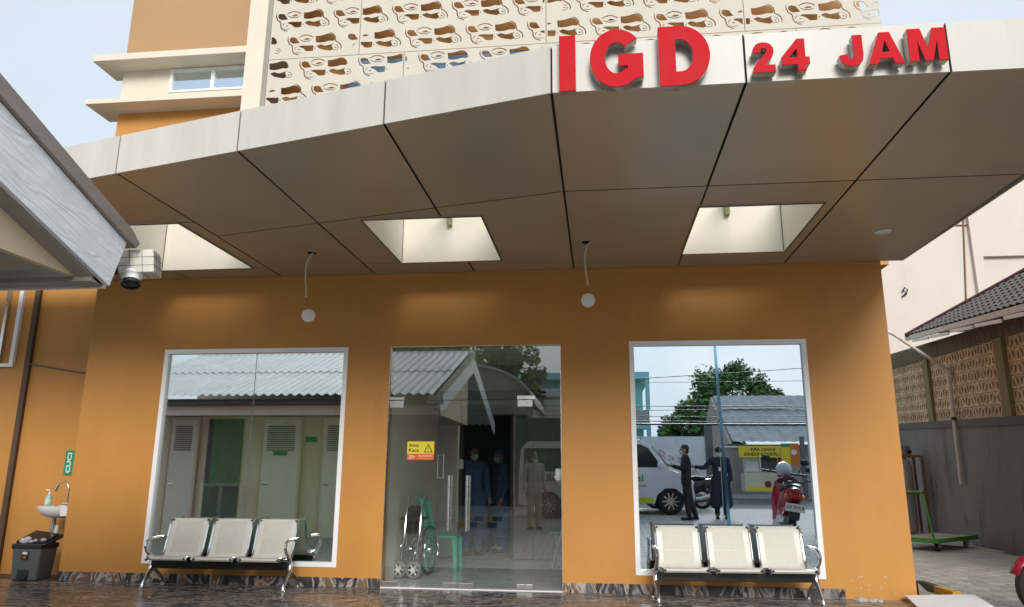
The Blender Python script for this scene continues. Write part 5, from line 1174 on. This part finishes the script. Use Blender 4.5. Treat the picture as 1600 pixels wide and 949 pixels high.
for k in range(3):
    MB().box(.1, .75-.15*k, .822, .825, .66-.05*k, .675-.05*k).build('small_print', M_dark, v1, kind='stuff')
M_dkgrn = mat('green_dark_glass', (.01, .07, .04), .1)
amb = van('white ambulance van with dark green windows parked beyond the porch', (-.62, -9.6, zg(-9.3)), R(0), 3.0, 1.8, (.6, .62, .6), M_green, M_dkgrn, ('AMBULANCE', -1.35, .86, 1.3, .17), 'ambulance', 'ambulance', M_dark)
amb.scale = (.82, .82, .95)
tarp = thing('green_tarpaulin', 'tall dark green tarpaulin stretched on posts behind the ambulance', 'tarpaulin', (-1.35, -10.0, zg(-10)))
MB().box(-.7, .75, -.012, .0, .5, 2.3).build('sheet', mat('dark_green_tarp', (.0, .07, .04), .7, var=.1), tarp)
for x_ in (-.72, .77): MB().box(x_-.02, x_+.02, -.03, .01, 0, 2.35).build('post', M_steel, tarp)
ga = thing('arched_garage', 'grey garage with an arched cream gable and a dark open doorway across the yard', 'building', (-3.7, -12.2, zg(-12)))
pts = [(-1.9, 0), (-1.75, 0), (-1.75, 2.5), (1.75, 2.5), (1.75, 0), (1.9, 0), (1.9, 2.7)]+arc(0, 2.7, 1.9, 1.15, 5, 175, 16)+[(-1.9, 2.7)]
MB().prism(pts, .2, 'y', -.2).build('front_wall', mat('garage_render', (.24, .22, .19), .8, var=.12, vs=2), ga)
MB().box(-1.75, 1.75, -.6, -.55, 0, 2.5).build('dark_shutter', M_cloth_b, ga); MB().box(-1.9, -1.75, -4, -.2, 0, 2.7).build('side_wall', MATS['garage_render'], ga); MB().box(1.75, 1.9, -4, -.2, 0, 2.7).build('side_wall', MATS['garage_render'], ga)
o = MB().prism(arc(0, 2.7, 1.97, 1.22, 3, 177, 18)+arc(0, 2.7, 1.9, 1.15, 177, 3, 18), 4.0, 'y', -3.9).build('vault_roof', M_under, ga)
# ---------------------------------------------------------------- across the road
ks = thing('kebab_stall', 'cream and yellow street food cart under a lean-to roof across the road', 'stall', (5.15, -17.6, .5))
MB().box(-.42, .68, -.35, .35, .22, .82).build('cart', mat('cream_cart', (.65, .62, .45), .5), ks); MB().box(-.40, .66, .351, .358, .24, .36).build('yellow_band', M_yell, ks)
m = MB().lathe([(.11, 0), (.11, .008)], 16, Matrix.Translation((.3, .352, .45)) @ Matrix.Rotation(R(-90), 4, 'X')); m.build('round_emblem', mat('maroon_print', (.15, .02, .03), .5), ks)
for x_ in (-.42, .1, .66): MB().box(x_-.02, x_+.02, .3, .34, .821, 1.5).build('post', M_steel, ks)
MB().box(-.38, .05, .29, .30, .85, 1.28).build('menu_board', M_porc, ks); MB().box(.13, .62, .29, .30, .86, 1.3).build('dark_window', M_intd, ks)
MB().box(.68, .76, -.4, .38, 0, 1.55).build('red_panel', mat('red_side', (.35, .03, .03), .5), ks)
MB().box(-1.3, .95, -.6, .55, 1.62, 1.66).build('lean_to_roof', M_corr, ks)
for x_ in (-1.25, .9): MB().box(x_-.03, x_+.03, .45, .51, 0, 1.62).build('roof_post', M_rust, ks)
bn1 = thing('yellow_banner', 'yellow Bang Arif Urbain Kebab banner hung above the food cart', 'banner', (5.2, -17.0, 1.8))
MB().box(-.66, .66, -.01, .0, 0, .37).build('cloth', M_yell, bn1)
text_obj('lettering', 'BANG ARIF', M_dark, bn1, (.5, .0, .20), (-1, 0, 0), (0, 0, 1), .8, .11, .002, .02); text_obj('lettering', 'URBAIN KEBAB', M_dark, bn1, (.62, .0, .05), (-1, 0, 0), (0, 0, 1), 1.12, .11, .002, .02)
bn2 = thing('orange_banner', 'orange and yellow food banner hanging beside the yellow one', 'banner', (6.15, -16.95, 1.55))
MB().box(-.28, .0, -.01, .0, 0, .7).build('cloth', M_yell, bn2); MB().box(.001, .28, -.01, .0, 0, .7).build('cloth', mat('orange_print', (.75, .2, .03), .5), bn2)
MB().lathe([(.09, 0), (.09, .006)], 16, Matrix.Translation((.12, .001, .42)) @ Matrix.Rotation(R(-90), 4, 'X')).build('round_print', M_porc, bn2); MB().box(-.27, .0, .0, .004, .58, .68).build('green_strip', M_green, bn2)
ww = thing('white_fence_wall', 'long whitewashed street wall with red scrawl across the road', 'wall', (1.2, -17.6, .5))
MB().box(-8, 2.35, -.1, .05, -.1, 2.0).build('wall', mat('whitewash', (.74, .77, .78), .7, var=.1, vs=2, stain=(3, .6, .5), stc=(.42, .4, .36)), ww)
for x_ in (-2.5, .2): MB().box(x_-.012, x_+.012, .051, .056, 0, 1.99).build('joint', M_grey, ww)
gfi = MB()
for k in range(12):
    x_ = .5+random.uniform(0, 1.6); z_ = random.uniform(.8, 1.5); gfi.tube([(x_+.12*math.cos(a*1.3+k), .056, z_+.1*math.sin(a*1.9+k*2)) for a in range(7)], .009, 5)
gfi.build('scrawl', mat('faded_red_spray', (.5, .2, .18), .7), ww, kind='stuff')
MB().box(2.36, 2.6, -.1, .1, -.1, 2.4).build('end_pier', M_grey, ww)
sh = thing('grey_shed', 'old shed with a big weathered grey sheet roof across the road', 'shed', (6.2, -21, .4))
MB().box(-2.0, 8, -3, 1.9, 0, 1.9).build('wall', mat('shed_wall', (.4, .38, .35), .8, var=.2, vs=2), sh)
rf = MB(); M_asb = mat('weathered_sheet_roof', (.33, .335, .33), .8, var=.25, vs=2, stain=(3, .55, .6), stc=(.1, .1, .095))
for r in range(3):
    y0, y1 = 2.6-1.25*r, 2.6-1.25*(r+1)-.1; z0, z1 = 1.95+.66*r, 1.95+.66*(r+1)+.02
    mb = MB(); n = 120
    for i in range(n+1):
        x_ = -1.6+11*i/n-.25*0; dz = .012*math.sin(i*1.6); mb.v += [(x_-.35*r*0, y0, z0+dz+.02), (x_-.35*0, y1, z1+dz)]
    mb.f = [(2*i, 2*i+2, 2*i+3, 2*i+1) for i in range(n)]; mb.build('roof_sheet_row', M_asb, sh)
mb = MB(); mb.prism([(2.55, 1.9), (-1.25, 3.9), (-5, 1.9)], .1, 'x', -1.7); mb.build('gable_board', mat('bare_gable', (.42, .36, .3), .8, var=.2), sh)
tb = thing('turquoise_house', 'turquoise two-storey house with balcony beyond the white street wall', 'house', (.0, -29, .4))
M_teal = mat('turquoise_paint', (.32, .66, .65), .6, var=.05)
MB().box(-6, 2.2, -6, 0, 0, 5.4).build('wall', M_teal, tb); MB().box(-6.2, 2.5, -6.2, .9, 5.401, 5.75).build('parapet', M_teal, tb); MB().box(-6.1, 2.5, .001, .9, 3.0, 3.2).build('balcony_floor', M_teal, tb)
MB().box(-6.1, 2.45, .8, .85, 3.201, 3.9).build('balcony_rail', mat('balcony_grey', (.4, .4, .36), .7), tb); MB().box(2.3, 2.5, .65, .85, 0, 2.999).build('column', M_teal, tb); MB().box(2.3, 2.5, .65, .849, 3.901, 5.4).build('column', M_teal, tb)
for x_ in (-3, -.5, 1.3): f_ = MB().box(x_-.4, x_+.4, .0, .03, 3.6, 4.9).build('window', M_vglass, tb); MB().box(x_-.45, x_-.4, .0, .05, 3.6, 4.9).build('frame', M_white, f_)
for x_ in (-2, 1.0): MB().box(x_-.7, x_+.7, .0, .03, .5, 2.6).build('shutter', M_intd, tb)
wt = thing('water_tank', 'blue plastic water tank standing beside the turquoise house', 'tank', (3.1, -27.5, .4))
MB().lathe([(.3, 2.35), (.36, 2.4), (.36, 2.9), (.3, 2.98), (.12, 3.02), (.12, 3.08)], 18).build('tank', mat('blue_plastic', (.02, .12, .5), .4), wt, smooth=True)
for a in range(4): MB().box(.25*math.cos(a*1.57+.78)-.03, .25*math.cos(a*1.57+.78)+.03, .25*math.sin(a*1.57+.78)-.03, .25*math.sin(a*1.57+.78)+.03, 0, 2.35).build('leg', M_steel, wt)
# trees
M_leaf = [mat('leaf_mid', (.095, .20, .045), .55, var=.35, vs=1.2), mat('leaf_light', (.15, .24, .06), .5, var=.3, vs=1.2)]
M_bark = mat('bark', (.11, .085, .06), .9, var=.3, vs=8)
def tree(label, loc, h, rx, rz_, n, seed, zc_=None):
    rng = random.Random(seed); t_ = thing('tree', label, 'tree', loc); zc_ = zc_ or h-rz_
    tk = MB(); tk.tube([(0, 0, -.2), (.08, 0, h*.25), (-.05, .05, h*.5), (.0, 0, h*.7)], [.22, .17, .13, .05], 10)
    cl = []
    for k in range(46):
        th = rng.uniform(0, 2*math.pi); ph = math.acos(rng.uniform(-.75, 1)); rr = rng.uniform(.55, 1.0)
        cl.append((Vector((rx*rr*math.sin(ph)*math.cos(th), rx*.8*rr*math.sin(ph)*math.sin(th), zc_+rz_*rr*math.cos(ph))), rng.uniform(.22, .38)*rx*.75))
    for c, r in cl[:14]: tk.tube([(0, 0, h*.35+rng.uniform(0, h*.2)), c*.6+Vector((0, 0, h*.15)), c], [.08, .05, .015], 6)
    tk.build('trunk', M_bark, t_, smooth=True)
    for q in (0, 1):
        mb = MB()
        for c, r in cl[q::2] if q else cl:
            for _ in range(n//len(cl)//(1 if not q else 2)):
                d = Vector((rng.gauss(0, 1), rng.gauss(0, 1), rng.gauss(0, 1))).normalized(); p = c+d*r*rng.uniform(.55, 1.05)+(Vector((0, 0, .1)) if q else Vector())
                s = rng.uniform(.06, .12); a = Vector((rng.gauss(0, 1), rng.gauss(0, 1), rng.gauss(0, .6))).normalized(); b = a.cross(d+Vector((0, 0, .8))).normalized()
                k = len(mb.v); mb.v += [tuple(p-a*s*1.5), tuple(p-b*s*.7), tuple(p+a*s*1.5), tuple(p+b*s*.7)]; mb.f.append((k, k+1, k+2, k+3))
        mb.build('crown' if not q else 'crown_tips', M_leaf[q], t_, kind='stuff')
tree('broad leafy green tree rising behind the grey shed roof', (6.0, -26.5, .4), 5.9, 2.5, 2.1, 9000, 3, 3.7)
tree('tall dark tree behind the annex', (-3.6, -19.0, .4), 5.6, 1.7, 1.7, 4000, 5)
tree('tall shady tree overhanging the left end of the annex roof', (-8.2, -14.0, .3), 6.6, 2.3, 2.2, 5000, 11)
tree('rounded tree behind the middle of the annex roof', (-5.2, -14.6, .3), 5.4, 1.5, 1.6, 3500, 12)
tree('low bushy tree behind the white street wall', (3.6, -24.5, .4), 3.6, 1.2, 1.0, 2500, 9)
for k, (a, b, r, sag) in enumerate((((-12, -14, 3.7), (12, -14, 4.75), .012, .25), ((-12, -14.2, 2.95), (12, -14.2, 2.7), .03, .12), ((-12, -14.3, 3.6), (12, -14.3, 3.3), .012, .2), ((-12, -14.1, 3.15), (12, -14.1, 2.75), .014, .15),
                                ((-12, -14.6, 3.45), (12, -14.6, 3.42), .01, .3), ((-12, -13.8, 4.2), (12, -13.8, 4.0), .008, .2), ((-12, -14.4, 3.3), (12, -14.4, 3.0), .01, .2))):
    a, b = Vector(a), Vector(b); m = MB(); m.tube([a.lerp(b, i/24)-Vector((0, 0, sag*4*(i/24)*(1-i/24))) for i in range(25)], r, 6)
    tag(m.build('overhead_cable', M_dark), {0: 'highest thin overhead cable, rising towards one end of the road', 1: 'thickest black overhead cable along the road, lowest of the bundle', 5: 'fine overhead cable hanging level above the main bundle'}.get(k, 'thin black overhead cable in the middle bundle along the road'), 'cable', 'overhead cables along the road')
for x_ in (-12, 12):
    ps = MB(); ps.lathe([(.13, 0), (.1, 5.4)], 14); o = ps.build('utility_pole', mat('concrete_pole', (.4, .39, .37), .8)); o.location = (x_, -14.1, .3); tag(o, 'concrete utility pole at the %s end of the road cables' % ('left' if x_ < 0 else 'right'), 'pole')
po = MB().box(-.06, .06, -.06, .06, 0, 2.0).build('timber_post', M_grey); po.location = (6.45, -16.6, .45); tag(po, 'weathered timber post beside the food cart', 'post')
rw = thing('far_boundary_wall', 'white-topped boundary wall beyond the ambulance', 'wall', (-1.8, -19, .4)); MB().box(-2.5, 1.5, -.1, .1, -.1, 3.6).build('wall', M_annw, rw); MB().box(-2.5, 1.5, -.2, .2, 3.601, 3.9).build('coping', M_white, rw)
for x_, y_, c in ((-2.5, -7.2, 0), (-2.55, -8.4, 1)):
    k_ = thing('wheel_stop', 'yellow and black wheel stop on the yard paving, %s' % ('nearer the porch' if not c else 'farther from the porch'), 'wheel stop', (x_, y_, zg(y_)))
    for q in range(4): MB().box(-.4+.2*q, -.201+.2*q, -.07, .07, 0, .1).build('section', M_yelp if q % 2 == 0 else M_dark, k_)
